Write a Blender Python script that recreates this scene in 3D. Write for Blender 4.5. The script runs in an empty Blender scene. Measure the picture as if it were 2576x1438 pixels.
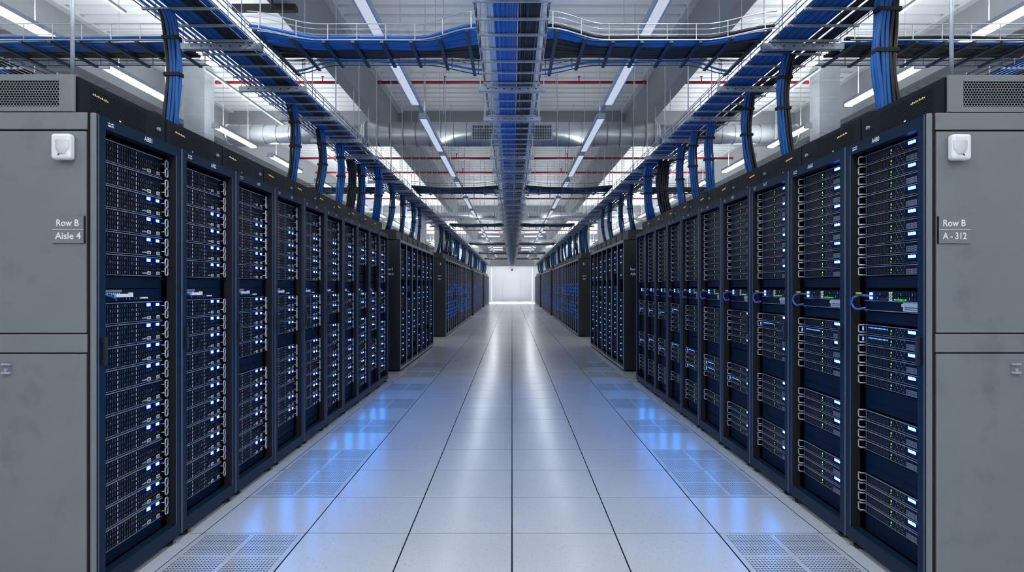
import bpy, math, random
from mathutils import Vector, Matrix

R = random.Random(7)
SC = bpy.context.scene
COL = SC.collection
CAMZ = 1.439
FPX = 1516.0
PI = math.pi

# ------------------------------------------------------------------ words
ONES = 'first second third fourth fifth sixth seventh eighth ninth tenth eleventh twelfth thirteenth fourteenth fifteenth sixteenth seventeenth eighteenth nineteenth'.split()
TENS = {20: 'twent', 30: 'thirt', 40: 'fort', 50: 'fift', 60: 'sixt'}


def nth(i):
    """0 -> first"""
    n = i + 1
    if n < 20:
        return ONES[n - 1]
    t, o = n // 10 * 10, n % 10
    if o == 0:
        return TENS[t] + 'ieth'
    return TENS[t] + 'y-' + ONES[o - 1]


# ------------------------------------------------------------------ materials
def mat(name, col, rough=0.5, metal=0.0, var=0.08, scale=12.0, bump=0.0, spec=0.5, rvar=0.0):
    m = bpy.data.materials.new(name)
    m.use_nodes = True
    nt = m.node_tree
    b = nt.nodes['Principled BSDF']
    tc = nt.nodes.new('ShaderNodeTexCoord')
    nz = nt.nodes.new('ShaderNodeTexNoise')
    nz.inputs['Scale'].default_value = scale
    nz.inputs['Detail'].default_value = 3.0
    nt.links.new(tc.outputs['Object'], nz.inputs['Vector'])
    rp = nt.nodes.new('ShaderNodeValToRGB')
    rp.color_ramp.elements[0].position = 0.3
    rp.color_ramp.elements[1].position = 0.7
    rp.color_ramp.elements[0].color = tuple(max(0, c * (1 - var)) for c in col) + (1,)
    rp.color_ramp.elements[1].color = tuple(min(1, c * (1 + var)) for c in col) + (1,)
    nt.links.new(nz.outputs['Fac'], rp.inputs['Fac'])
    nt.links.new(rp.outputs['Color'], b.inputs['Base Color'])
    b.inputs['Roughness'].default_value = rough
    b.inputs['Metallic'].default_value = metal
    b.inputs['Specular IOR Level'].default_value = spec
    if rvar:
        mr = nt.nodes.new('ShaderNodeMapRange')
        mr.inputs['To Min'].default_value = rough - rvar
        mr.inputs['To Max'].default_value = rough + rvar
        nt.links.new(nz.outputs['Fac'], mr.inputs['Value'])
        nt.links.new(mr.outputs['Result'], b.inputs['Roughness'])
    if bump:
        bp = nt.nodes.new('ShaderNodeBump')
        bp.inputs['Strength'].default_value = bump
        bp.inputs['Distance'].default_value = 0.01
        nt.links.new(nz.outputs['Fac'], bp.inputs['Height'])
        nt.links.new(bp.outputs['Normal'], b.inputs['Normal'])
    return m


def emit(name, col, strength):
    m = bpy.data.materials.new(name)
    m.use_nodes = True
    nt = m.node_tree
    nt.nodes.remove(nt.nodes['Principled BSDF'])
    e = nt.nodes.new('ShaderNodeEmission')
    e.inputs['Color'].default_value = tuple(col) + (1,)
    e.inputs['Strength'].default_value = strength
    nt.links.new(e.outputs['Emission'], nt.nodes['Material Output'].inputs['Surface'])
    return m


M = {}
M['frame'] = mat('rack_paint', (0.005, 0.0165, 0.038), 0.42, 0.0, 0.06, 20, spec=0.16)
M['cab'] = mat('cabinet_black', (0.004, 0.005, 0.007), 0.55, 0.0, 0.1, 8, spec=0.15)
M['exh'] = mat('exhaust_black', (0.006, 0.009, 0.014), 0.5, 0.0, 0.1, 8, spec=0.25)
M['farsv'] = mat('far_server_black', (0.0015, 0.003, 0.008), 0.6, 0.0, 0.1, 8, spec=0.1)
M['slab'] = mat('end_panel_black', (0.007, 0.010, 0.014), 0.45, 0.0, 0.15, 4)
M['edge'] = mat('frame_edge', (0.09, 0.11, 0.145), 0.4, 0.0, 0.05, 20)
M['navy'] = mat('server_bezel', (0.003, 0.009, 0.028), 0.45, 0.0, 0.1, 30, spec=0.08)
M['blank'] = mat('blank_panel', (0.003, 0.010, 0.028), 0.5, 0.0, 0.1, 20, spec=0.06)
M['slot'] = mat('slot_black', (0.0015, 0.0015, 0.0025), 0.4)
M['tick'] = mat('tick_grey', (0.62, 0.66, 0.75), 0.5)
M['tickd'] = mat('tick_dim', (0.065, 0.095, 0.16), 0.5)
M['white'] = mat('white_mark', (0.85, 0.87, 0.9), 0.5, var=0.03)
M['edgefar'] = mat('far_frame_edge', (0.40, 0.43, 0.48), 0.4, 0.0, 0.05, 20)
M['lip'] = mat('lip_steel', (0.20, 0.23, 0.30), 0.35, 0.2)
M['handle'] = mat('handle_steel', (0.42, 0.44, 0.47), 0.35, 0.3)
M['silver'] = mat('silver_plate', (0.5, 0.53, 0.56), 0.4, 0.3)
M['cream'] = mat('cream_plug', (0.8, 0.68, 0.45), 0.5)
M['galv'] = mat('galvanised', (0.46, 0.51, 0.57), 0.42, 0.4, 0.15, 25)
M['wire'] = mat('tray_wire', (0.035, 0.065, 0.115), 0.45, 0.2, 0.15, 25)
M['bright'] = mat('bright_steel', (0.55, 0.58, 0.62), 0.4, 0.5, 0.1, 25)
M['cblue'] = mat('cable_blue', (0.006, 0.125, 0.46), 0.42, 0, 0.25, 3)
M['cblack'] = mat('cable_black', (0.006, 0.007, 0.010), 0.4, 0, 0.2, 3)
M['cdrop'] = mat('cable_drop_blue', (0.006, 0.10, 0.36), 0.42, 0, 0.25, 3)
M['cwhite'] = mat('cable_white', (0.6, 0.65, 0.72), 0.45, 0, 0.1, 3)
M['cviolet'] = mat('cable_violet', (0.05, 0.09, 0.42), 0.4)
M['cyellow'] = mat('cable_yellow', (0.35, 0.5, 0.02), 0.4)
M['strap'] = mat('strap_black', (0.005, 0.005, 0.006), 0.7)
M['ceil'] = mat('deck_white', (0.76, 0.77, 0.78), 0.5, 0, 0.02, 1.5)
M['beam'] = mat('beam_grey', (0.27, 0.285, 0.30), 0.7, 0, 0.06, 1.2)
M['flange'] = mat('flange_grey', (0.55, 0.57, 0.58), 0.5)
M['wall'] = mat('wall_white', (0.78, 0.79, 0.80), 0.6, 0, 0.02, 1)
M['lampbody'] = mat('lamp_body', (0.75, 0.77, 0.8), 0.4, var=0.03)
M['duct'] = mat('duct_zinc', (0.66, 0.69, 0.71), 0.33, 0.6, 0.12, 2.5)
M['seamd'] = mat('duct_seam', (0.22, 0.24, 0.26), 0.5, 0.4)
M['ductb'] = mat('duct_sheet', (0.46, 0.49, 0.52), 0.42, 0.5, 0.12, 3)
M['red'] = mat('sprinkler_red', (0.30, 0.012, 0.02), 0.4)
M['black'] = mat('black_steel', (0.012, 0.013, 0.015), 0.5)
M['plastic'] = mat('sensor_plastic', (0.86, 0.87, 0.88), 0.35, var=0.02)
M['lens'] = mat('sensor_lens', (0.70, 0.71, 0.73), 0.25, var=0.03)
M['dark'] = mat('dark_void', (0.004, 0.004, 0.005), 0.9)
M['tilep'] = mat('perforated_steel', (0.47, 0.48, 0.49), 0.28, 0.0, 0.05, 30)
M['led'] = emit('led_blue', (0.055, 0.16, 1.0), 15.0)
M['ledw'] = emit('led_blue_white', (0.06, 0.17, 1.0), 13.0)
M['leddhalo'] = emit('led_dim_and_halo', (0.004, 0.05, 1.0), 0.12)  # dim marks, and the halo painted around the lit LED cores
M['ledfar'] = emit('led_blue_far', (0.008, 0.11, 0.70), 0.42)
M['ledg'] = emit('led_green', (0.55, 1.0, 0.08), 1.3)
M['ledg2'] = emit('led_green_text', (0.1, 1.0, 0.1), 1.0)
M['ledy'] = emit('led_yellow', (1.0, 0.85, 0.4), 0.8)
M['lampc'] = emit('diffuser_soft', (0.72, 0.80, 1.0), 0.78)
M['lamps'] = emit('diffuser_bright', (0.90, 0.95, 1.0), 3.0)
M['strip2'] = emit('edge_light', (0.85, 0.93, 1.0), 1.05)
M['ledr'] = emit('led_row_blue', (0.10, 0.26, 1.0), 2.6)
M['strip'] = emit('base_light', (0.8, 0.9, 1.0), 4.0)


def grey_panel():
    m = mat('end_panel_grey', (0.185, 0.198, 0.212), 0.42, 0.0, 0.04, 3)
    nt = m.node_tree
    b = nt.nodes['Principled BSDF']
    base = b.inputs['Base Color'].links[0].from_socket
    tc = [n for n in nt.nodes if n.type == 'TEX_COORD'][0]
    n1 = nt.nodes.new('ShaderNodeTexNoise')
    n1.inputs['Scale'].default_value = 9.0
    n1.inputs['Detail'].default_value = 4
    n2 = nt.nodes.new('ShaderNodeTexNoise')
    n2.inputs['Scale'].default_value = 2.2
    nt.links.new(tc.outputs['Object'], n1.inputs['Vector'])
    nt.links.new(tc.outputs['Object'], n2.inputs['Vector'])
    mul = nt.nodes.new('ShaderNodeMath')
    mul.operation = 'MULTIPLY'
    nt.links.new(n1.outputs['Fac'], mul.inputs[0])
    nt.links.new(n2.outputs['Fac'], mul.inputs[1])
    rp = nt.nodes.new('ShaderNodeValToRGB')
    rp.color_ramp.elements[0].position = 0.30
    rp.color_ramp.elements[0].color = (1, 1, 1, 1)
    rp.color_ramp.elements[1].position = 0.46
    rp.color_ramp.elements[1].color = (0.80, 0.80, 0.80, 1)
    nt.links.new(mul.outputs[0], rp.inputs['Fac'])
    mx = nt.nodes.new('ShaderNodeMix')
    mx.data_type = 'RGBA'
    mx.blend_type = 'MULTIPLY'
    mx.inputs['Factor'].default_value = 1.0
    nt.links.new(base, mx.inputs['A'])
    nt.links.new(rp.outputs['Color'], mx.inputs['B'])
    nt.links.new(mx.outputs['Result'], b.inputs['Base Color'])
    return m


M['grey'] = grey_panel()


def floor_mat():
    m = mat('floor_laminate', (0.525, 0.535, 0.555), 0.20, 0.0, 0.04, 1.3, spec=0.38)
    nt = m.node_tree
    b = nt.nodes['Principled BSDF']
    base = b.inputs['Base Color'].links[0].from_socket
    tc = [n for n in nt.nodes if n.type == 'TEX_COORD'][0]
    n1 = nt.nodes.new('ShaderNodeTexNoise')
    n1.inputs['Scale'].default_value = 70.0
    n1.inputs['Detail'].default_value = 2
    nt.links.new(tc.outputs['Object'], n1.inputs['Vector'])
    rp = nt.nodes.new('ShaderNodeValToRGB')
    rp.color_ramp.elements[0].position = 0.30
    rp.color_ramp.elements[0].color = (0.45, 0.45, 0.47, 1)
    rp.color_ramp.elements[1].position = 0.37
    rp.color_ramp.elements[1].color = (1, 1, 1, 1)
    nt.links.new(n1.outputs['Fac'], rp.inputs['Fac'])
    mx = nt.nodes.new('ShaderNodeMix')
    mx.data_type = 'RGBA'
    mx.blend_type = 'MULTIPLY'
    mx.inputs['Factor'].default_value = 0.5
    nt.links.new(base, mx.inputs['A'])
    nt.links.new(rp.outputs['Color'], mx.inputs['B'])
    nt.links.new(mx.outputs['Result'], b.inputs['Base Color'])
    return m


M['floor'] = floor_mat()


# ------------------------------------------------------------------ mesh builder
class MB:
    def __init__(self, mats=('frame',)):
        self.v, self.f, self.m = [], [], []
        self.mats = list(mats)

    def mi(self, name):
        if name is None:
            return 0
        if name not in self.mats:
            self.mats.append(name)
        return self.mats.index(name)

    def box(self, x0, x1, y0, y1, z0, z1, m=None):
        k = self.mi(m)
        b = len(self.v)
        self.v += [(x0, y0, z0), (x1, y0, z0), (x1, y1, z0), (x0, y1, z0), (x0, y0, z1), (x1, y0, z1), (x1, y1, z1), (x0, y1, z1)]
        self.f += [(b, b + 3, b + 2, b + 1), (b + 4, b + 5, b + 6, b + 7), (b, b + 1, b + 5, b + 4), (b + 1, b + 2, b + 6, b + 5), (b + 2, b + 3, b + 7, b + 6), (b + 3, b, b + 4, b + 7)]
        self.m += [k] * 6

    def face(self, pts, m=None):
        b = len(self.v)
        self.v += [tuple(p) for p in pts]
        self.f.append(tuple(range(b, b + len(pts))))
        self.m.append(self.mi(m))

    # a rectangle on a plane of constant x, seen from -x side in local depth space
    def rectx(self, x, y0, y1, z0, z1, m=None):
        self.face([(x, y0, z0), (x, y0, z1), (x, y1, z1), (x, y1, z0)], m)

    def tube(self, pts, r, n=6, m=None, closed=False, caps=True):
        k = self.mi(m)
        P = [Vector(p) for p in pts]
        L = len(P)
        b0 = len(self.v)
        ref = None
        for i in range(L):
            if closed:
                t = P[(i + 1) % L] - P[i - 1]
            else:
                t = P[min(i + 1, L - 1)] - P[max(i - 1, 0)]
            t.normalize()
            if ref is None:
                ref = Vector((0, 0, 1)) if abs(t.z) < 0.9 else Vector((1, 0, 0))
            a = t.cross(ref)
            if a.length < 1e-6:
                a = t.orthogonal()
            a.normalize()
            c = a.cross(t).normalized()
            ref = c
            rr = r[i] if isinstance(r, (list, tuple)) else r
            for j in range(n):
                q = 2 * PI * (j + 0.5) / n
                self.v.append(tuple(P[i] + a * (rr * math.cos(q)) + c * (rr * math.sin(q))))
        for i in range(L if closed else L - 1):
            for j in range(n):
                a0, a1 = b0 + i * n + j, b0 + i * n + (j + 1) % n
                i2 = (i + 1) % L
                c0, c1 = b0 + i2 * n + j, b0 + i2 * n + (j + 1) % n
                self.f.append((a0, a1, c1, c0))
                self.m.append(k)
        if caps and not closed:
            self.f.append(tuple(b0 + j for j in reversed(range(n))))
            self.f.append(tuple(b0 + (L - 1) * n + j for j in range(n)))
            self.m += [k, k]

    def cyl(self, p0, p1, r, n=12, m=None):
        self.tube([p0, p1], r, n, m)

    def add(self, verts, faces, m=None):
        k = self.mi(m)
        b = len(self.v)
        self.v += verts
        for f in faces:
            self.f.append(tuple(b + i for i in f))
            self.m.append(k)

    def mesh(self, name, s=1, smooth=False):
        me = bpy.data.meshes.new(name)
        if s < 0:
            me.from_pydata([(-x, y, z) for x, y, z in self.v], [], [tuple(reversed(f)) for f in self.f])
        else:
            me.from_pydata(self.v, [], self.f)
        for k in self.mats:
            me.materials.append(M[k])
        me.polygons.foreach_set('material_index', self.m)
        if smooth:
            me.polygons.foreach_set('use_smooth', [True] * len(self.f))
        me.update()
        return me


def obj(name, me, parent=None, loc=(0, 0, 0), scale=None):
    o = bpy.data.objects.new(name, me)
    COL.objects.link(o)
    if parent is not None:
        o.parent = parent
    o.location = loc
    if scale:
        o.scale = scale
    return o


def tag(o, label, cat, group=None):
    o['label'] = label
    o['category'] = cat
    if group:
        o['group'] = group
    return o


def struct(o, label=None):
    o['kind'] = 'structure'
    if label:
        o['label'] = label
    return o


def empty(name, loc, label, cat, group=None):
    o = bpy.data.objects.new(name, None)
    COL.objects.link(o)
    o.location = loc
    o.empty_display_size = 0.1
    return tag(o, label, cat, group)


# ------------------------------------------------------------------ lettering
_txt = {}


def text_geo(s, bold=0.0):
    key = (s, bold)
    if key in _txt:
        return _txt[key]
    cu = bpy.data.curves.new('lettering', 'FONT')
    cu.body = s
    cu.size = 1.0
    cu.offset = bold
    cu.resolution_u = 3
    o = bpy.data.objects.new('lettering', cu)
    COL.objects.link(o)
    dg = bpy.context.evaluated_depsgraph_get()
    me = bpy.data.meshes.new_from_object(o.evaluated_get(dg))
    V = [tuple(v.co) for v in me.vertices]
    F = [tuple(p.vertices) for p in me.polygons]
    bpy.data.objects.remove(o)
    bpy.data.curves.remove(cu)
    bpy.data.meshes.remove(me)
    xs, ys = [v[0] for v in V], [v[1] for v in V]
    x0, x1, y0, y1 = min(xs), max(xs), min(ys), max(ys)
    V = [((v[0] - x0) / (x1 - x0), (v[1] - y0) / (y1 - y0)) for v in V]
    _txt[key] = (V, F)
    return _txt[key]


def put_text(mb, s, org, ax, ay, w, h, m='white', bold=0.012):
    """org: lower left corner; ax, ay: unit vectors of the reading and up directions"""
    V, F = text_geo(s, bold)
    o, a, b = Vector(org), Vector(ax) * w, Vector(ay) * h
    mb.add([tuple(o + a * x + b * y) for x, y in V], F, m)


# ------------------------------------------------------------------ setting
Y0, Y1 = -4.0, 62.0
XW = 9.0
ZC = 5.07
HT = CAMZ + 1.75          # underside of the cable trays
TILE = 0.6
ROW0 = 3.514 - 0.6 * 10
perf_rows = [(3.514 - 0.6, 0), (4.114, 0), (4.714, 0), (5.914, 0), (7.114, 0), (8.314, 0), (9.514, 0), (10.714, 0)]
perf_k = {round((y - ROW0) / 0.6) for y, _ in perf_rows}

fl = MB(('floor',))
g = 0.0034
ny = int((Y1 - ROW0) / TILE)
for i in range(-15, 15):
    for k in range(ny):
        if i in (-3, 2) and k in perf_k:
            continue
        xa, xb = i * TILE + g, (i + 1) * TILE - g
        ya, yb = ROW0 + k * TILE + g, ROW0 + (k + 1) * TILE - g
        c = 0.0012
        b = len(fl.v)
        fl.v += [(xa + c, ya + c, 0), (xb - c, ya + c, 0), (xb - c, yb - c, 0), (xa + c, yb - c, 0),
                 (xa, ya, -c), (xb, ya, -c), (xb, yb, -c), (xa, yb, -c),
                 (xa, ya, -0.03), (xb, ya, -0.03), (xb, yb, -0.03), (xa, yb, -0.03)]
        fl.f.append((b, b + 1, b + 2, b + 3))
        fl.m.append(0)
        for j in range(4):
            j2 = (j + 1) % 4
            fl.f.append((b + 4 + j, b + 4 + j2, b + j2, b + j))
            fl.f.append((b + 8 + j, b + 8 + j2, b + 4 + j2, b + 4 + j))
            fl.m += [0, fl.mi('dark')]
struct(obj('floor', fl.mesh('floor')), 'pale speckled raised floor of square tiles with thin dark joints')
sub = MB(('dark',))
sub.box(-XW, XW, ROW0, Y1, -0.36, -0.33)
struct(obj('trim_1', sub.mesh('trim_1')), 'dark floor slab below the raised floor')

# perforated tiles
pt = MB(('tilep', 'dark'))


def frame_cell(mb, xa, xb, ya, yb, ha, hb, hc, hd, m=0):
    b = len(mb.v)
    mb.v += [(xa, ya, 0), (xb, ya, 0), (xb, yb, 0), (xa, yb, 0), (ha, hc, 0), (hb, hc, 0), (hb, hd, 0), (ha, hd, 0)]
    for j in range(4):
        j2 = (j + 1) % 4
        mb.f.append((b + j, b + j2, b + 4 + j2, b + 4 + j))
        mb.m.append(m)


E2 = TILE / 2 - g
pads = 0.028
for qx in (-1, 1):
    for qy in (-1, 1):
        xa, xb = (0.012, E2 - pads) if qx > 0 else (-E2 + pads, -0.012)
        ya, yb = (0.012, E2 - pads) if qy > 0 else (-E2 + pads, -0.012)
        nx_, ny_ = 15, 13
        dx, dy = (xb - xa) / nx_, (yb - ya) / ny_
        for i in range(nx_):
            for j in range(ny_):
                cx, cy = xa + (i + .5) * dx, ya + (j + .5) * dy
                frame_cell(pt, xa + i * dx, xa + (i + 1) * dx, ya + j * dy, ya + (j + 1) * dy, cx - dx * .31, cx + dx * .31, cy - dy * .18, cy + dy * .18)
pt.face([(-E2, -E2, 0), (E2, -E2, 0), (E2, -E2 + pads, 0), (-E2, -E2 + pads, 0)])
pt.face([(-E2, E2 - pads, 0), (E2, E2 - pads, 0), (E2, E2, 0), (-E2, E2, 0)])
pt.face([(-E2, -E2 + pads, 0), (-E2 + pads, -E2 + pads, 0), (-E2 + pads, E2 - pads, 0), (-E2, E2 - pads, 0)])
pt.face([(E2 - pads, -E2 + pads, 0), (E2, -E2 + pads, 0), (E2, E2 - pads, 0), (E2 - pads, E2 - pads, 0)])
pt.face([(-0.012, -E2 + pads, 0), (0.012, -E2 + pads, 0), (0.012, E2 - pads, 0), (-0.012, E2 - pads, 0)])
pt.face([(-E2 + pads, -0.012, 0), (-0.012, -0.012, 0), (-0.012, 0.012, 0), (-E2 + pads, 0.012, 0)])
pt.face([(0.012, -0.012, 0), (E2 - pads, -0.012, 0), (E2 - pads, 0.012, 0), (0.012, 0.012, 0)])
for a, b_ in (((-E2, -E2), (E2, -E2)), ((E2, -E2), (E2, E2)), ((E2, E2), (-E2, E2)), ((-E2, E2), (-E2, -E2))):
    pt.face([a + (-0.03,), b_ + (-0.03,), b_ + (0,), a + (0,)], 'dark')
pt_me = pt.mesh('perforated_floor_tile')
for s, side in ((-1, 'left'), (1, 'right')):
    for i, (y, _) in enumerate(perf_rows):
        o = obj('perforated_floor_tile', pt_me, None, (s * 1.5, y + 0.3, 0))
        tag(o, f'slotted grey metal floor tile along the {side} racks, {nth(i)} from the camera', 'floor tile', 'perforated floor tiles')

# ceiling deck: trapezoid corrugation running across the aisle
ce = MB(('ceil',))
prof, y = [], Y0
while y < Y1:
    prof += [(y, ZC), (y + 0.17, ZC), (y + 0.185, ZC + 0.085), (y + 0.245, ZC + 0.085), (y + 0.26, ZC)]
    y += 0.27
b = len(ce.v)
for yy, zz in prof:
    ce.v += [(-XW, yy, zz), (XW, yy, zz)]
for i in range(len(prof) - 1):
    ce.f.append((b + 2 * i, b + 2 * i + 2, b + 2 * i + 3, b + 2 * i + 1))
    ce.m.append(0)
ce.box(-XW, XW, Y0, Y1, ZC + 0.09, ZC + 0.13)
struct(obj('ceiling', ce.mesh('ceiling')), 'white corrugated metal roof deck')

for nm, bx in (('wall_left', (-XW - .1, -XW, Y0, Y1, -.36, ZC)), ('wall_right', (XW, XW + .1, Y0, Y1, -.36, ZC)),
               ('wall_back', (-XW, XW, Y0 - .1, Y0, -.36, ZC)), ('wall_front', (-XW, XW, Y1, Y1 + .1, -.36, ZC))):
    mb = MB(('wall',))
    mb.box(*bx)
    struct(obj(nm, mb.mesh(nm)))

YE = 50.0
ew = MB(('wall',))
ew.box(-2.9, 2.9, YE, YE + .12, 0, 3.06)
ew.box(-2.9, 2.9, YE - .03, YE, 2.98, 3.06)
for px in (-0.70, 0.62):
    ew.box(px - .05, px + .05, YE - .06, YE, 0.0, 2.98)
ew.box(-2.9, 2.9, YE - .02, YE, 0.16, 0.2)
struct(obj('wall_end', ew.mesh('wall_end')), 'glowing white partition closing the far end of the aisle')

# beams
TB = [12.5, 27.2, 42.0, 57.0]
LB = [2.36, 5.88]
n = 0
for yb in TB:
    mb = MB(('beam',))
    mb.box(-XW, XW, yb, yb + .35, ZC - .66, ZC)
    n += 1
    struct(obj(f'trim_beam_{n}', mb.mesh('cross_beam')), 'grey concrete roof beam crossing the hall')
ys = [Y0] + TB + [Y1]
for s in (-1, 1):
    for xb in LB:
        for i in range(len(ys) - 1):
            ya = ys[i] + (.35 if i else 0)
            mb = MB(('beam', 'flange'))
            x0, x1 = s * xb, s * (xb + .19)
            mb.box(min(x0, x1), max(x0, x1), ya, ys[i + 1], ZC - .66, ZC)
            xf0, xf1 = s * (xb - .10), s * (xb - .001)
            mb.box(min(xf0, xf1), max(xf0, xf1), ya, ys[i + 1], ZC - .04, ZC - .001, 'flange')
            n += 1
            struct(obj(f'trim_beam_{n}', mb.mesh('long_beam')), 'grey concrete roof beam running along the hall')
for s in (-1, 1):
    for yc in (27.2, 42.0):
        mb = MB(('beam',))
        x0, x1 = sorted((s * 3.05, s * 3.5))
        mb.box(x0, x1, yc, yc + .35, 0, ZC - .66)
        n += 1
        struct(obj(f'trim_column_{n}', mb.mesh('column')), 'grey column rising behind the racks')

# ------------------------------------------------------------------ racks
XF = 1.88
W = 0.66                    # nominal rack width, scaled along the row
ZT = 2.22
LEFT = [2.733, 3.43, 4.10, 4.78, 5.445, 6.09, 6.73, 7.34, 7.96, 8.55, 9.14]
RIGHT = [2.742, 3.40, 4.10, 4.76, 5.42, 6.07, 6.70, 7.31, 7.93, 8.52, 9.12]
SIDE = {-1: 'left', 1: 'right'}


def hexes(mb, x, y0, y1, z0, z1, p, m):
    r = p * .40
    row = 0
    z = z0 + p * .5
    while z < z1:
        y = y0 + p * .5 + (p * .5 if row % 2 else 0)
        while y < y1 - p * .4:
            mb.face([(x, y + r * math.sin(PI / 3 * q), z + r * math.cos(PI / 3 * q)) for q in range(6)], m)
            y += p
        z += p * .866
        row += 1


RK = {}
for s in (-1, 1):
    P = {}
    mb = MB(('cab',))
    mb.box(.051, 1.1, .004, .016, .035, 2.2)
    mb.box(.051, 1.1, W - .016, W - .004, .035, 2.2)
    mb.box(1.09, 1.1, .016, W - .016, .035, 2.2)
    mb.box(.051, 1.1, .016, W - .016, 2.19, 2.2)
    mb.box(.051, 1.1, .016, W - .016, .035, .06)
    P['cabinet'] = mb.mesh('cabinet', s)
    mb = MB(('frame', 'edge'))
    mb.box(0, .05, .002, .052, .035, ZT)
    mb.box(0, .05, .605, W - .002, .035, ZT)
    mb.box(0, .05, .052, .605, 2.165, ZT)
    mb.box(0, .05, .052, .605, .035, .105)
    mb.box(-.0025, 0, .002, .007, .035, ZT, 'edge')
    mb.box(-.0025, 0, W - .007, W - .002, .035, ZT, 'edge')
    mb.box(-.0015, 0, .605, .609, .105, 2.165, 'edge')
    mb.box(.004, .05, .6005, .6049, .105, 2.165, 'dark')
    mb.box(.004, .05, .0521, .0560, .105, 2.165, 'dark')
    mb.box(.05, .09, .002, W - .002, ZT - .02, ZT, 'frame')
    P['door_frame'] = mb.mesh('door_frame', s)
    mb = MB(('cab', 'frame'))
    mb.box(.09, 1.1, .006, W - .006, ZT + .005, 2.39, 'exh')
    P['exhaust_unit'] = mb.mesh('exhaust_unit', s)
    mb = MB(('slot',))
    hexes(mb, .0885, .075, .50, ZT + .022, 2.375, .0165, 'slot')
    for i in range(9):
        yy = (.09 if s < 0 else .13) + i * .012
        zz = 2.335 - i * .0006
        mb.rectx(.0875, yy, yy + .007, zz, zz + .006 + .004 * (i % 2), 'ledy')
    mb.rectx(.0875, .27, .285, 2.26, 2.268, 'white')
    P['grille'] = mb.mesh('grille', s)
    mb = MB(('handle',))
    mb.cyl((.09, .585, 2.31), (.078, .585, 2.31), .011, 10)
    P['knob'] = mb.mesh('knob', s)
    mb = MB(('black',))
    mb.box(-.020, -.010, .022, .040, 1.075, 1.205)
    mb.box(-.010, 0, .024, .038, 1.085, 1.10)
    mb.box(-.010, 0, .024, .038, 1.18, 1.195)
    P['door_handle'] = mb.mesh('door_handle', s)
    for nm, yy in (('a', .075), ('b', .585)):
        mb = MB(('black', 'handle'))
        mb.cyl((.04, yy, 0), (.04, yy, .012), .032, 12, 'black')
        mb.cyl((.04, yy, .012), (.04, yy, .036), .011, 8, 'handle')
        mb.cyl((-.004, yy + .03, .0), (-.004, yy + .03, .012), .012, 8, 'handle')
        P['foot' + nm] = mb.mesh('foot', s)
    for nm, ya, yb in (('a', .066, .086), ('b', .572, .592)):
        mb = MB(('cab', 'white'))
        mb.box(.075, .10, ya, yb, .106, 2.16)
        z = .13
        while z < 2.15:
            yy = (ya + yb) / 2
            mb.rectx(.0745, yy - .0022, yy + .0022, z, z + .006, 'tick')
            z += .0365
        P['rail' + nm] = mb.mesh('mounting_rail', s)
    RK[s] = P

# 'server' prototypes; local x = depth into the rack, y centred, z from 0 up
SV = {}
SW = .465
HW = SW / 2


def handle_loop(y0, y1, z0, z1, d, r=.0040, opened=False):
    mb = MB(('handle',))
    c = .006
    if opened:
        mb.tube([(.002, y0, z1), (-d, y0 + .004, z1), (-d, y1 - c, z1), (-d, y1 - c * .3, z1 - c * .3), (-d, y1, z1 - c), (-d, y1, z0 + c), (-d, y1 - c * .3, z0 + c * .3), (-d, y1 - c, z0), (-d, y0 + .004, z0), (.002, y0, z0)], r, 6)
    else:
        mb.tube([(-d, y0, z0 + c), (-d, y0, z1 - c), (-d, y0 + c, z1), (-d, y1 - c, z1), (-d, y1, z1 - c), (-d, y1, z0 + c), (-d, y1 - c, z0), (-d, y0 + c, z0)], r, 6, closed=True)
        mb.cyl((-d, y0, (z0 + z1) / 2), (.003, y0 - .006, (z0 + z1) / 2), .003, 5)
    return mb


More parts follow.
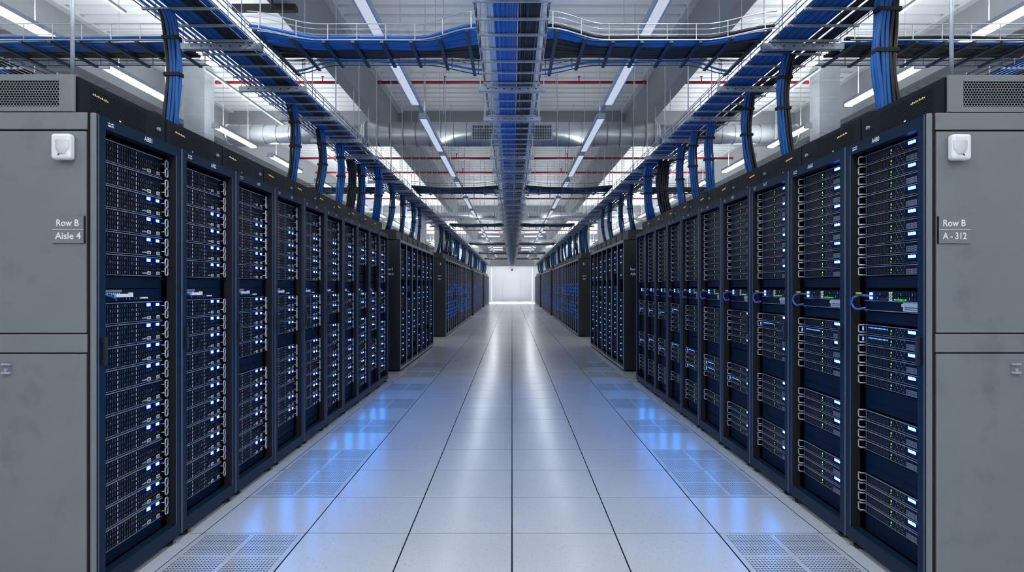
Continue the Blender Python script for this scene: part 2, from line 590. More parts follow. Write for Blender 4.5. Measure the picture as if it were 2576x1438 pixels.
for s in (-1, 1):
    P = {}
    H = .104
    mb = MB(('navy', 'lip'))
    mb.box(0, .7, -HW, HW, 0.001, H)
    mb.box(-.007, 0, -HW, HW, H - .0045, H, 'lip')
    mb.box(-.004, 0, -HW, HW, .001, .004, 'lip')
    P['body'] = mb.mesh('storage_server', s)
    mb = MB(('slot',))
    ncol, nrow = 27, 4
    dy, dz = SW / ncol, (H - .012) / nrow
    for c in range(ncol):
        for r in range(nrow):
            if r == 3 and c > 15:
                continue
            yy, zz = -HW + (c + .5) * dy, .006 + r * dz
            mb.box(-.004, .0, yy - dy * .30, yy + dy * .30, zz + dz * .12, zz + dz * .84, 'slot')
            if c in (6, 14):
                mb.rectx(-.0048, yy - dy * .24, yy + dy * .12, zz + dz * .15, zz + dz * .8, 'tick')
            elif (c * 7 + r * 5) % 4 != 0 and c < 24:
                mb.rectx(-.0045, yy - dy * .28, yy - dy * .12, zz + dz * .2, zz + dz * .75, 'tickd')
            if (c + 3 * r) % 9 == 0:
                mb.rectx(-.0046, yy, yy + dy * .2, zz + dz * .5, zz + dz * .7, 'tick')
    P['bays'] = mb.mesh('drive_bays', s)
    mb = MB(('led', 'leddhalo'))
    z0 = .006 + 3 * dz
    mb.rectx(-.0015, .092, .222, z0 - .006, z0 + dz - .002, 'leddhalo')  # glowing plate behind the LEDs paints their blue halo on the bezel
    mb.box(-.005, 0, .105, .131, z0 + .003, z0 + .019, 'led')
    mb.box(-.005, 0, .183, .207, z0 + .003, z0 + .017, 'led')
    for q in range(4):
        mb.rectx(-.002, .14 + q * .009, .145 + q * .009, z0 + .004, z0 + .016, 'leddhalo')
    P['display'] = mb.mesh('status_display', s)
    for q_, yy in (('1', .105), ('2', .183)):
        mb = MB(('white', 'slot', 'tick'))
        mb.box(-.006, -.004, yy, yy + .026, .009, .026, 'white')
        mb.rectx(-.0064, yy + .004, yy + .022, .012, .023, 'slot')
        mb.rectx(-.0066, yy + .008, yy + .014, .015, .020, 'tick')
        if q_ == '1':
            for q in range(5):
                mb.rectx(-.0062, .06 + q * .008, .064 + q * .008, .014, .02, 'tick')
        P['tag' + q_] = mb.mesh('label_tag', s)
    P['h1'] = handle_loop(HW + .003, HW + .027, .055, .098, .02).mesh('handle', s, True)
    P['h2'] = handle_loop(HW + .003, HW + .027, .008, .051, .02).mesh('handle', s, True)
    # slim server
    H = .050
    mb = MB(('navy', 'lip'))
    mb.box(0, .7, -HW, HW, .001, H)
    mb.box(-.006, 0, -HW, HW, H - .0035, H, 'lip')
    mb.box(-.003, 0, -HW, HW, .001, .003, 'lip')
    P['u_body'] = mb.mesh('rack_server', s)
    for kind in 'AB':
        mb = MB(('slot',))
        # from the far end (+y) towards the near end (-y)
        for c in range(20):
            yy = HW - .035 - c * .0092
            mb.box(-.003, 0, yy - .003, yy + .003, .006, .042, 'slot')
            if c % 3 == 0:
                mb.rectx(-.0034, yy - .0028, yy - .0012, .012, .036, 'tickd')
        mb.rectx(-.0008, -.03, .025, .021, .0225, 'slot')
        for r in range(4):
            mb.rectx(-.002, HW - .014, HW - .010, .008 + r * .010, .012 + r * .010, 'tick')
        for c in range(8):
            for r in range(3):
                yy = -.01 - .022 - c * .0105
                mb.rectx(-.002, yy - .003, yy + .003, .008 + r * .013, .016 + r * .013, 'slot')
                if (c + r) % 3 == 0:
                    mb.rectx(-.0025, yy + .0035, yy + .005, .008 + r * .013, .016 + r * .013, 'tick')
        P['u_face' + kind] = mb.mesh('vent_grille', s)
        mb = MB(('lip',))
        if kind == 'B':
            for c in range(9):
                for r in range(3):
                    yy = -.118 - c * .0088
                    mb.rectx(-.002, yy - .0034, yy + .0034, .005 + r * .009, .012 + r * .009, 'lip')
            mb.rectx(-.003, -.222, -.206, .012, .040, 'white')
            mb.rectx(-.0034, -.218, -.210, .020, .032, 'slot')
        else:
            for c in range(5):
                for r in range(4):
                    mb.rectx(-.002, -.206 - c * .005, -.203 - c * .005, .006 + r * .010, .012 + r * .010, 'tickd')
        P['u_tag' + kind] = mb.mesh('label_grid', s)
    mb = MB(('ledg',))
    mb.rectx(-.003, -.001, .006, .024, .034, 'ledg')
    mb.rectx(-.003, .002, .007, .010, .016, 'ledg')
    P['u_green'] = mb.mesh('status_light', s)
    mb = MB(('ledw', 'leddhalo'))
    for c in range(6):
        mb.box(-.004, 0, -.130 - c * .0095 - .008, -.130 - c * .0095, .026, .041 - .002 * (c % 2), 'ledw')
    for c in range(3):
        mb.rectx(-.003, -.20 - c * .008, -.195 - c * .008, .030, .040, 'leddhalo')
    mb.rectx(-.0024, -.196, -.118, .024, .046, 'leddhalo')  # painted glow behind the lit bars
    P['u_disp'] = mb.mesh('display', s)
    mb = MB(('ledw', 'led'))
    for c in range(15):
        yy = HW - .04 - c * .0115
        mb.box(-.0045, 0, yy - .0022, yy + .0022, .031, .037, 'ledr')
    mb.box(-.010, -.004, HW + .006, HW + .011, .016, .036, 'ledr')
    P['u_row'] = mb.mesh('light_row', s)
    P['u_h'] = handle_loop(HW + .002, HW + .026, .006, .046, .022, .004, True).mesh('handle', s, True)
    # left switch
    H = .062
    mb = MB(('navy', 'lip'))
    mb.box(0, .5, -HW, HW, .001, H)
    P['sw_body'] = mb.mesh('network_switch', s)
    mb = MB(('silver', 'tick'))
    rr = random.Random(3)
    mb.box(-.004, 0, -HW, -.09, .046, .058, 'lip')
    for c in range(8):
        mb.rectx(-.005, -HW + .02 + c * .014, -HW + .03 + c * .014, .030 + (c % 3) * .004, .044, 'silver')
    for c in range(14):
        yy = -.06 + c * .013
        mb.rectx(-.002, yy, yy + .007, .045, .054, 'slot')
        if rr.random() < .5:
            mb.rectx(-.003, yy + .002, yy + .004, .008, .018, 'tick')
    mb.tube([(-.012, -HW + .002, .034), (-.018, -HW + .04, .030), (-.016, -HW + .08, .016), (-.006, -HW + .1, .006)], .004, 6, 'cblue')
    mb.box(-.006, 0, -HW + .004, -HW + .02, .008, .016, 'cream')
    P['sw_face'] = mb.mesh('port_panel', s, False)
    for q_, a_ in (('1', (-.14, -.045, .022, .038)), ('2', (-.04, -.018, .022, .044)), ('3', (.055, .10, .012, .02))):
        mb = MB(('white',))
        mb.box(-.012, 0, *a_)
        P['plug' + q_] = mb.mesh('plug', s)
    # right switch
    H = .108
    mb = MB(('navy', 'lip'))
    mb.box(0, .5, -HW, HW, .001, H)
    mb.box(-.006, 0, -HW, HW, .001, .005, 'lip')
    mb.box(-.004, 0, -HW, HW, .052, .056, 'lip')
    P['sx_body'] = mb.mesh('network_switch', s)
    mb = MB(('slot', 'tick'))
    for c in range(16):
        yy = .12 - c * .0215
        for r in range(2):
            mb.rectx(-.003, yy - .008, yy + .006, .062 + r * .021, .078 + r * .021, 'slot')
            if (c * 3 + r) % 4 == 0:
                mb.rectx(-.0036, yy - .004, yy - .001, .064 + r * .021, .076 + r * .021, 'tick')
    for r in range(3):
        mb.box(-.006, 0, -.005, .017, .058 + r * .016, .070 + r * .016, 'white')
        mb.rectx(-.0064, .001, .010, .061 + r * .016, .067 + r * .016, 'slot')
    mb.box(-.008, 0, .03, .09, .050, .070, 'black')
    P['sx_face'] = mb.mesh('port_panel', s)
    mb = MB(('silver', 'lip'))
    mb.box(-.012, 0, -HW, -.105, .008, .05, 'silver')
    mb.box(-.013, -.012, -HW, -.12, .026, .029, 'slot')
    mb.box(-.013, -.012, -HW, -.12, .017, .019, 'slot')
    mb.box(-.010, 0, -.105, -.09, .03, .044, 'cream')
    P['sx_plate'] = mb.mesh('module_plate', s)
    mb = MB(('ledw', 'ledg2'))
    mb.box(-.005, 0, .165, .185, .062, .076, 'ledw')
    mb.box(-.005, 0, .165, .185, .084, .098, 'ledw')
    for c in range(9):
        mb.rectx(-.005, -.03 - c * .011, -.024 - c * .011, .060, .068 - (c % 2) * .002, 'ledg2')
    mb.rectx(-.005, -.222, -.214, .07, .09, 'ledw')
    P['sx_lights'] = mb.mesh('status_light', s)
    SV[s] = P

# rack-top lettering: the marks read off the nearest racks
NAMES = {-1: ['A881', 'A882', 'A60', 'A61', 'A10', 'A10', 'A8', 'A0', 'A', 'A'], 1: ['A480', 'A661', 'A617', 'A/60', 'A60', 'A61', 'A0', 'A8', 'A', 'A']}
MARKED = {-1: ['A881', 'A882', 'A60', 'A61'], 1: ['A480', 'A661', 'A617', 'A/60']}


def ry(s):
    return (0, 1, 0) if s < 0 else (0, -1, 0)


def blue_lamp(name, loc, s, sy, sz, watts):
    l = bpy.data.lights.new(name, 'AREA')
    l.shape = 'RECTANGLE'
    l.size, l.size_y = sz, sy
    l.energy = watts
    l.color = (0.0, 0.27, 1.0)
    o = bpy.data.objects.new(name, l)
    COL.objects.link(o)
    o.location = loc
    o.rotation_euler = (0, PI / 2 if s < 0 else -PI / 2, 0)
    # area lights shine along local -Z
    o.rotation_euler = Vector((s, 0, 0)).to_track_quat('Z', 'X').to_euler()
    return o


def place_part(name, me, parent, loc=(0, 0, 0), label=None):
    o = obj(name, me, parent, loc)
    if label:
        o['label'] = label
    return o


def rack_phrase(s, i):
    if i < len(MARKED[s]):
        return f'rack {MARKED[s][i]}'
    return f'the {nth(i)} near {SIDE[s]} rack'


server_n = 0
for s, bounds in ((-1, LEFT), (1, RIGHT)):
    P, V = RK[s], SV[s]
    for i in range(10):
        ya, yb = bounds[i], bounds[i + 1]
        ky = (yb - ya) / W
        if i < len(MARKED[s]):
            lab = f'tall dark server rack marked {MARKED[s][i]}, {nth(i)} in the near {SIDE[s]} row'
        else:
            lab = f'tall dark server rack, {nth(i)} from the camera in the near {SIDE[s]} row'
        if i == 0:
            lab = f'nearest {SIDE[s]} server rack marked {NAMES[s][0]} with grey side panels'
        rt = empty('server_rack', (s * XF, ya, 0), lab, 'server rack', 'racks of the near rows')
        rt.scale = (1, ky, 1)
        place_part('cabinet', P['cabinet'], rt)
        fr = place_part('door_frame', P['door_frame'], rt)
        ex = place_part('exhaust_unit', P['exhaust_unit'], rt)
        place_part('grille', P['grille'], ex)
        place_part('knob', P['knob'], ex, label='silver knob')
        place_part('door_handle', P['door_handle'], fr)
        place_part('foot', P['foota'], rt)
        place_part('foot', P['footb'], rt)
        place_part('mounting_rail', P['raila'], rt)
        place_part('mounting_rail', P['railb'], rt)
        # name and mark on the top rail
        mb = MB(('white', 'tick'))
        tw = .016 * len(NAMES[s][i]) * (1 if i < 5 else .9)
        yc = .36 if s < 0 else .375
        org = (0, 0, 0)
        x = -.0012 if s > 0 else .0012
        y0 = yc - tw / 2 if s < 0 else yc + tw / 2
        put_text(mb, NAMES[s][i], (x, y0, 2.182), ry(s), (0, 0, 1), tw, .025)
        rr = random.Random(i + 5)
        for q in range(2):
            for c in range(6):
                yy = .065 + c * .0075 if s < 0 else .58 - c * .0075
                z0 = 2.182 + q * .012
                h = .004 + .005 * rr.random()
                w = .003 + .004 * rr.random()
                mb.face([(x, yy, z0), (x, yy + w, z0), (x, yy + w, z0 + h), (x, yy, z0 + h)], 'white')
        place_part('name_mark', mb.mesh('name_mark'), fr, label='white lettering')
        # contents
        yc = ya + .3275 * ky
        d = s * (XF + .055)
        blanks = []
        rr = random.Random(40 + i + (100 if s > 0 else 0))
        if s < 0:
            zs = [(1.490 + k * .109, k > 3) for k in range(6)]
            if i in (7, 8):
                zs = [a for a in zs if a[0] > 1.69]
                blanks += [(1.49, 1.595), (1.599, 1.704)]
            low = [1.254 - k * .1085 for k in range(11)]
            if i >= 2:
                drop = {2: 4, 3: 3, 4: 3, 5: 2, 6: 4, 7: 2, 8: 5, 9: 3}[i]
                z = low.pop(drop)
                blanks.append((z, z + .105))
            if i in (3, 4, 6, 8):
                z = low.pop()
                blanks.append((z, z + .105))
            off = {0: {4, 7}, 1: {10}, 2: {8}, 3: {6}, 4: {5}}.get(i, {rr.randrange(8)})
            zs += [(z, k in off) for k, z in enumerate(low)]
            blanks += [(1.425, 1.486), (.108, .166)]
            zs.sort(key=lambda a: -a[0])
            for k, (z, dark) in enumerate(zs):
                o = obj('storage_server', V['body'], None, (d, yc, z), (1, ky, 1))
                look = 'black drive server with unlit display' if dark else 'black drive server with two blue lights'
                tag(o, f'{look}, {nth(k)} from top in {rack_phrase(s, i)}', 'server', 'drive servers in the near left racks')
                place_part('drive_bays', V['bays'], o)
                if not dark:
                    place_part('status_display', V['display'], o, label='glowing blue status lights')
                place_part('label_tag', V['tag1'], o, label='white label tag')
                place_part('label_tag', V['tag2'], o, label='white label tag')
                place_part('handle', V['h1'], o)
                place_part('handle', V['h2'], o)
            o = obj('network_switch', V['sw_body'], None, (d, yc, 1.362), (1, ky, 1))
            tag(o, f'dark network switch with white plugs in {rack_phrase(s, i)}', 'network switch', 'switches in the near left racks')
            place_part('port_panel', V['sw_face'], o)
            for q_ in '123':
                place_part('plug', V['plug' + q_], o, label='white plug')
        else:
            ups = [1.4935 + k * .0552 for k in range(12)]
            mid = [.903 + k * .0555 for k in range(6)]
            lo1 = [.549 + k * .0555 for k in range(4)]
            lo2 = [.205 + k * .0545 for k in range(4)]
            if i == 2:
                lo1, lo2 = lo1, lo2
            if i in (3, 5):
                mid = mid[1:]
            if i in (4, 6):
                lo2 = lo2[2:]
            if i >= 7:
                mid = mid[2:]
            blanks += [(1.428, 1.489), (1.242, 1.302), (.775, .9), (.425, .545)]
            if i in (3, 5):
                blanks.append((.903, .956))
            if i in (4, 6):
                blanks.append((.205, .312))
            if i >= 7:
                blanks.append((.903, 1.011))
            blanks.append((.108, .202))
            seq = []
            for grp in (ups, mid, lo1, lo2):
                m_ = len(grp)
                for q, z in enumerate(grp):
                    seq.append((z, (m_ - 1 - q) % 2 == 0))
            seq.sort(key=lambda a: -a[0])
            bright_row = {0: (12, 13), 1: (13,), 2: (13,), 3: (19,), 4: (19, 20), 5: (17, 20), 6: (13, 18), 7: (14, 18), 8: (14, 17), 9: (14, 18)}[i]
            for k, (z, A) in enumerate(seq):
                o = obj('rack_server', V['u_body'], None, (d, yc, z), (1, ky, 1))
                lit = A and not (i > 2 and k < 12 and (k + i) % 4)
                look = 'slim server with bright blue display' if lit else 'slim server with pale label grid'
                if k in bright_row:
                    look = 'slim server with glowing blue light row'
                tag(o, f'{look}, {nth(k)} from top in {rack_phrase(s, i)}', 'server', 'slim servers in the near right racks')
                place_part('vent_grille', V['u_faceA' if A else 'u_faceB'], o)
                place_part('label_grid', V['u_tag' + 'BA'[A]], o, label='pale label grid')
                place_part('status_light', V['u_green'], o, label='tiny green lights')
                if lit:
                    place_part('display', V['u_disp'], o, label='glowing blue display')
                if k in bright_row:
                    place_part('light_row', V['u_row'], o, label='row of blue lights')
                place_part('handle', V['u_h'], o, label='pale C-shaped handle')
            o = obj('network_switch', V['sx_body'], None, (d, yc, 1.306), (1, ky, 1))
            tag(o, f'network switch with green lights and silver module in {rack_phrase(s, i)}', 'network switch', 'switches in the near right racks')
            place_part('port_panel', V['sx_face'], o)
            place_part('module_plate', V['sx_plate'], o, label='silver module plate')
            place_part('status_light', V['sx_lights'], o)
            if i < 9:
                mb = MB(('cviolet', 'cyellow'))
                x0 = d - .012
                p = [(x0, yc + .175 * ky, 1.386), (x0 - .03, yc + .215 * ky, 1.390), (x0 - .045, yc + .25 * ky, 1.375), (x0 - .045, yc + .268 * ky, 1.345),
                     (x0 - .04, yc + .25 * ky, 1.320), (x0 - .04, yc + .22 * ky, 1.312), (x0 - .03, yc + .16 * ky, 1.322)]
                q = []
                for a in range(len(p) - 1):
                    for t in (0, .33, .66):
                        q.append(tuple(Vector(p[a]).lerp(Vector(p[a + 1]), t)))
                q.append(p[-1])
                mb.tube(q, .006, 6, 'cviolet')
                mb.box(x0 - .04, x0 - .028, yc + .195 * ky, yc + .235 * ky, 1.393, 1.404, 'cyellow')
                o = obj('patch_cable', mb.mesh('patch_cable', 1, True))
                tag(o, f'blue looped patch cable with yellow plug on the switch in {rack_phrase(s, i)}', 'cable', 'looped patch cables')
        for z0, z1 in blanks:
            mb = MB(('blank',))
            mb.box(.057, .066, .097, .558, z0 + .002, z1 - .002)
            for q in range(1, int((z1 - z0) / .05)):
                zq = z0 + q * .045
                mb.box(.055, .057, .097, .558, zq, zq + .003)
            place_part('blanking_panel', mb.mesh('blanking_panel', s), rt)
        # glow of the lit displays
        blue_lamp('server_glow', (s * (XF + .03), yc, .78), s, .30, 1.05, 1.7 if i < 2 else 3.8)
        blue_lamp('server_glow', (s * (XF + .03), yc, 1.72), s, .30, .3, 0.2)

        if i == 0:
            # grey end panels, facing the camera
            ed = -.011
            def pbox(name, x0, x1, z0, z1, y0=ed, y1=.0, parent=rt, m='grey', label=None):
                mb = MB((m,))
                mb.box(x0, x1, y0 / ky, y1 / ky, z0, z1)
                o = place_part(name, mb.mesh(name, s), parent, label=label)
                bv = o.modifiers.new('bevel', 'BEVEL')
                bv.width = .003
                bv.segments = 2
                return o
            pbox('corner_post', .002, .026, .01, 2.222, label='pale grey corner post')
            pbox('seam_panel', .026, 1.1, .02, 2.222, -.003, .0, m='dark', label='black backing behind the seams')
            pbox('top_panel', .041, 1.1, 2.147, 2.224, label='grey top panel')
            pbox('upper_panel', .044, 1.1, 1.227, 2.139, label='large grey upper panel')
            pbox('middle_panel', .041, 1.1, 1.138, 1.221, label='grey strip between the two panels')
            lp = pbox('lower_panel', .044, 1.1, .012, 1.132, label='large grey lower panel')
            mb = MB(('white', 'slot', 'handle'))
            lx0, lx1 = .379, .419
            mb.box(lx0, lx1, (ed - .012) / ky, ed / ky, 1.043, 1.053, 'handle')
            mb.box(lx0, lx1, (ed - .012) / ky, ed / ky, 1.082, 1.091, 'handle')
            mb.box(lx0 + .002, lx1 - .002, (ed - .004) / ky, ed / ky, 1.053, 1.082, 'lip')
            mb.cyl((lx0 + .02, (ed - .012) / ky, 1.060), (lx0 + .02, (ed - .004) / ky, 1.060), .007, 10, 'handle')
            place_part('latch', mb.mesh('latch', s), lp, label='small chrome latch')
            # grey end of the exhaust unit with hexagonal holes
            mb = MB(('grey', 'dark'))
            x0, x1, z0, z1 = .098, 1.1, 2.228, 2.395
            gx0, gx1, gz0, gz1 = .166, .62, 2.250, 2.366
            y0_, yk = ed / ky, (ed + .012) / ky
            mb.box(x0, gx0, y0_, 0, z0, z1, 'grey')
            mb.box(gx1, x1, y0_, 0, z0, z1, 'grey')
            mb.box(gx0, gx1, y0_, 0, z0, gz0, 'grey')
            mb.box(gx0, gx1, y0_, 0, gz1, z1, 'grey')
            exp = place_part('exhaust_end_panel', mb.mesh('exhaust_end_panel', s), ex, label='grey end panel')
            mb = MB(('grey', 'dark'))
            mb.face([(gx0, .002 / ky - .004, gz0), (gx1, .002 / ky - .004, gz0), (gx1, .002 / ky - .004, gz1), (gx0, .002 / ky - .004, gz1)], 'dark')
            pch = .0130
            nr = int((gz1 - gz0) / (pch * .866))
            ncl = int((gx1 - gx0) / pch)
            # hexagon cell ring: outer hexagon to inner hexagon
            for r in range(nr + 1):
                for c in range(ncl + 1):
                    cx = gx0 + pch * (c + .5 * (r % 2))
                    cz = gz0 + r * pch * .866
                    out, inn = [], []
                    for q in range(6):
                        a = PI / 6 + q * PI / 3
                        ox, oz = cx + pch * .5774 * math.cos(a), cz + pch * .5774 * math.sin(a)
                        ix, iz = cx + pch * .43 * math.cos(a), cz + pch * .43 * math.sin(a)
                        out.append((min(max(ox, gx0), gx1), y0_ + .003, min(max(oz, gz0), gz1)))
                        inn.append((min(max(ix, gx0), gx1), y0_ + .003, min(max(iz, gz0), gz1)))
                    for q in range(6):
                        q2 = (q + 1) % 6
                        mb.face([out[q], out[q2], inn[q2], inn[q]], 'grey')
                        bk = [(p_[0], p_[1] + .012, p_[2]) for p_ in (inn[q2], inn[q])]
                        mb.face([inn[q], inn[q2], bk[0], bk[1]], 'dark')
            place_part('vent_mesh', mb.mesh('vent_mesh', s), ex, label='grey honeycomb mesh')

# signs and motion sensors on the end panels
for s in (-1, 1):
    yp = (LEFT if s < 0 else RIGHT)[0] - .011
    # sign
    cx, cz, w, h = s * 2.001, 1.693, .144, .122
    rt = empty('row_sign', (cx, yp, cz - h / 2), f'grey sign reading Row B and {"Aisle 4" if s < 0 else "A-312"} on the {SIDE[s]} end panel', 'sign')
    mb = MB(('grey',))
    mb.box(-w / 2, w / 2, -.006, 0, 0, h)
    place_part('plate', mb.mesh('plate'), rt)
    mb = MB(('white',))
    l2, w2, h2 = ('Aisle 4', .117, .031) if s < 0 else ('A - 312', .108, .031)
    put_text(mb, 'Row B', (-.052, -.0072, .076), (1, 0, 0), (0, 0, 1), .102, .031, bold=.02)
    put_text(mb, l2, (-w2 / 2, -.0072, .018), (1, 0, 0), (0, 0, 1), w2, h2, bold=.02)
    mb.box(-w / 2 + .002, w / 2, -.0075, -.006, .0605, .0625, 'white')
    place_part('lettering', mb.mesh('lettering'), rt, label='white lettering')
    mb = MB(('dark',))
    xe = -s * (w / 2 + .0015)
    mb.box(xe - .002, xe + .002, -.008, 0, 0, h)  # black sliver stands in for the shadow beside the plate
    place_part('edge_shadow', mb.mesh('edge_shadow'), rt, label='black strip drawn as the edge shadow')
    # sensor
    rt = empty('motion_sensor', (s * 2.012, yp, 2.004), f'white motion sensor mounted on the {SIDE[s]} grey end panel', 'motion sensor')
    mb = MB(('plastic',))
    mb.box(-.043, .043, -.042, 0, 0, .115)
    o = place_part('housing', mb.mesh('housing', s), rt)
    bv = o.modifiers.new('bevel', 'BEVEL')
    bv.width, bv.segments = .013, 4
    mb = MB(('lens',))
    nA, nB = 10, 8
    cx_, cz_, rx, rz = s * (-.010), .055, .031, .030
    grid = []
    for a in range(nA + 1):
        u = -1 + 2 * a / nA
        row = []
        for b_ in range(nB + 1):
            v = 1 - b_ / nB
            t = -1 + 2 * b_ / nB
            wid = rx * (1 - .45 * max(0, t) ** 1.5)
            row.append((cx_ + u * wid, -.042 - .012 * (1 - u * u) * (1 - .4 * max(0, t) ** 2), cz_ + rz * (-t)))
        grid.append(row)
    for a in range(nA):
        for b_ in range(nB):
            mb.face([grid[a][b_], grid[a][b_ + 1], grid[a + 1][b_ + 1], grid[a + 1][b_]])
    for a in range(nA):
        p, q = grid[a][0], grid[a + 1][0]
        mb.face([p, q, (q[0], -.040, q[2]), (p[0], -.040, p[2])])
        p, q = grid[a][-1], grid[a + 1][-1]
        mb.face([q, p, (p[0], -.040, p[2]), (q[0], -.040, q[2])])
    for row in (grid[0], grid[-1]):
        for b_ in range(nB):
            p, q = row[b_], row[b_ + 1]
            mb.face([p, q, (q[0], -.040, q[2]), (p[0], -.040, p[2])])
    place_part('lens', mb.mesh('lens', 1, True), rt, label='pale curved lens')
    mb = MB(('black',))
    mb.face([(s * -.001, -.0428, .021), (s * .010, -.0428, .014), (s * .008, -.0428, .022), (s * .003, -.0428, .026)])
    place_part('cover_window', mb.mesh('cover_window'), rt, label='tiny dark window')

# ------------------------------------------------------------------ far racks
FB = [(10.15, 14.40, 7), (17.10, 28.0, 17), (29.5, 38.5, 14), (41.0, 49.0, 12)]
BN = ['second', 'third', 'fourth', 'last']
far_sv = MB(('farsv', 'led', 'leddhalo', 'tick', 'slot'))
for s in (-1, 1):
    for bi, (ya, yb, cnt) in enumerate(FB):
        w = (yb - ya) / cnt
        proto = {}
        mb = MB(('cab',))
        mb.box(.05, 1.1, .002, .014, .03, 2.2)
        mb.box(.05, 1.1, w - .014, w - .002, .03, 2.2)
        mb.box(1.09, 1.1, .014, w - .014, .03, 2.2)
        mb.box(.05, 1.1, .014, w - .014, 2.19, 2.2)
        mb.box(.03, 1.1, .002, w - .002, 0, .05)
        proto['cabinet'] = mb.mesh('cabinet', s)
        mb = MB(('frame', 'edge'))
        a = .036 if bi == 0 else .022
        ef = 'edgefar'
        eb = .02 if bi == 0 else .013
        mb.box(0, .05, .002, a, .03, ZT)
        mb.box(0, .05, w - a, w - .002, .03, ZT)
        mb.box(0, .05, a, w - a, 2.165, ZT)
        mb.box(0, .05, a, w - a, .03, .10)
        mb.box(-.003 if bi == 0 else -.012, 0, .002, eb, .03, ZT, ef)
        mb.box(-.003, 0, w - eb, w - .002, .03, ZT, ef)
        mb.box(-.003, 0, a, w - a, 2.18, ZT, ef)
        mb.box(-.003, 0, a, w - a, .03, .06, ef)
        proto['door_frame'] = mb.mesh('door_frame', s)
        mb = MB(('cab', 'frame'))
        mb.box(.09, 1.1, .004, w - .004, ZT, 2.39, 'exh')
        mb.box(.085, .09, .05, w - .08, ZT + .02, 2.37, 'slot')
        proto['exhaust_unit'] = mb.mesh('exhaust_unit', s)
        for k in range(cnt):
            y0 = ya + k * w
            rt = empty('server_rack', (s * XF, y0, 0), f'dark server rack, {nth(k)} of the {BN[bi]} {SIDE[s]} block down the aisle', 'server rack', f'racks of the {BN[bi]} {SIDE[s]} block')
            for nm, me in proto.items():
                place_part(nm, me, rt)
            if k == 0:
                mb = MB(('slab', 'cab'))
                mb.box(0.0, 1.1, -.03, .0, .03, 2.21, 'slab')
                mb.box(.09, 1.1, -.03, .004, 2.225, 2.39, 'slab')
                place_part('end_panel', mb.mesh('end_panel', s), rt, label='black end panel')
                mb = MB(('white',))
                sgn = 1
                l1, l2 = {0: ('Row 0', 'Aisle 6' if s < 0 else 'Aisle 0'), 1: ('Row 8', 'Aisle 8'), 2: ('8', '8'), 3: ('8', '8')}[bi]
                cx = s * (.15 if bi < 2 else .13)
                tw = .095 + .03 * (bi == 0)
                put_text(mb, l1, (cx - tw / 2 - (.02 if s < 0 else -.02), -.0315, 1.70), (1, 0, 0), (0, 0, 1), tw * .9, .045)
                put_text(mb, l2, (cx - tw / 2 - (.02 if s < 0 else -.02), -.0315, 1.62), (1, 0, 0), (0, 0, 1), tw, .045)
                if bi == 1:
                    put_text(mb, '4' if s < 0 else '8', (cx - .02, -.0315, 2.03), (1, 0, 0), (0, 0, 1), .04, .07)
                place_part('lettering', mb.mesh('lettering'), rt, label='small white lettering')
            # contents of the far rack: bezels, marks and lights
            rr = random.Random(bi * 100 + k + (1000 if s > 0 else 0))
            z = .14
            tmp = MB(far_sv.mats)
            while z < 2.05:
                gap = ((1.40 < z < 1.49) or rr.random() < .06) if bi == 0 else False
                if gap:
                    z += .1085
                    continue
                X = XF + (.03 if bi == 0 else .010)
                m0, m1 = (.075, .09) if bi == 0 else (.03, .03)
                tmp.box(X, X + .4, y0 + m0, y0 + w - m1, z, z + .1)
                if bi == 0:
                    tmp.rectx(X - .002, y0 + .08, y0 + w - .1, z + .095, z + .1, 'lip')
                for c in range(5):
                    yy = y0 + .10 + c * .055
                    tmp.rectx(X - .002, yy, yy + .006, z + .02, z + .08, 'tickd')
                tmp.rectx(X - .003, y0 + w - .112, y0 + w - .106, z + .008, z + .09, 'tick')
                on = rr.random() < (.80 if z < 1.95 else .2)
                if on:
                    ym = y0 + w * .62
                    L = 'ledr' if bi == 0 else 'ledfar'
                    hh = .016
                    tmp.box(X - .004, X, ym, ym + .022, z + .072, z + .072 + hh, L)
                    tmp.box(X - .004, X, ym + .06, ym + .082, z + .072, z + .072 + hh, L)
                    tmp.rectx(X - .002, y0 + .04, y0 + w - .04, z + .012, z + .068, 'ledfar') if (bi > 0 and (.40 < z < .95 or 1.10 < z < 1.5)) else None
                z += .1085
            far_sv.mats = tmp.mats
            far_sv.add([(s * x, y, zz) for x, y, zz in tmp.v], [], None)
            b0 = len(far_sv.v) - len(tmp.v)
            for f, m_ in zip(tmp.f, tmp.m):
                far_sv.f.append(tuple(b0 + q for q in (f if s > 0 else reversed(f))))
                far_sv.m.append(m_)
        # glow of the displays of the block
        nL = max(2, cnt // 4)
        for q in range(nL):
            y_ = ya + (q + .5) * (yb - ya) / nL
            blue_lamp('server_glow', (s * (XF + .03), y_, .95), s, (yb - ya) / nL * .8, 1.3, [2.5, 6.0, 8.0, 9.0][bi] * (yb - ya) / nL / 2)
o = obj('rack_servers', far_sv.mesh('rack_servers'))
tag(o, 'dark servers with blue lights filling the racks of the far blocks', 'server', 'servers of the far blocks')
o['kind'] = 'stuff'

# ------------------------------------------------------------------ cable trays
TW = .476
SIDEH = .115
TRAYX = {-1: -2.1, 0: 0.0, 1: 2.1}
TN = {-1: 'left', 0: 'centre', 1: 'right'}


def side_wires(x, ya, yb, step=.25):
    mb = MB(('wire', 'galv'))
    for hz in (0.0, .038, .076):
        mb.box(x - .0025, x + .0025, ya, yb, HT + .012 + hz, HT + .017 + hz, 'wire')
    mb.box(x - .003, x + .003, ya, yb, HT + SIDEH - .006, HT + SIDEH, 'galv')
    y = ya
    while y <= yb:
        mb.box(x - .0035, x + .0035, y, y + .006, HT + .005, HT + SIDEH, 'galv')
        y += step
    return mb


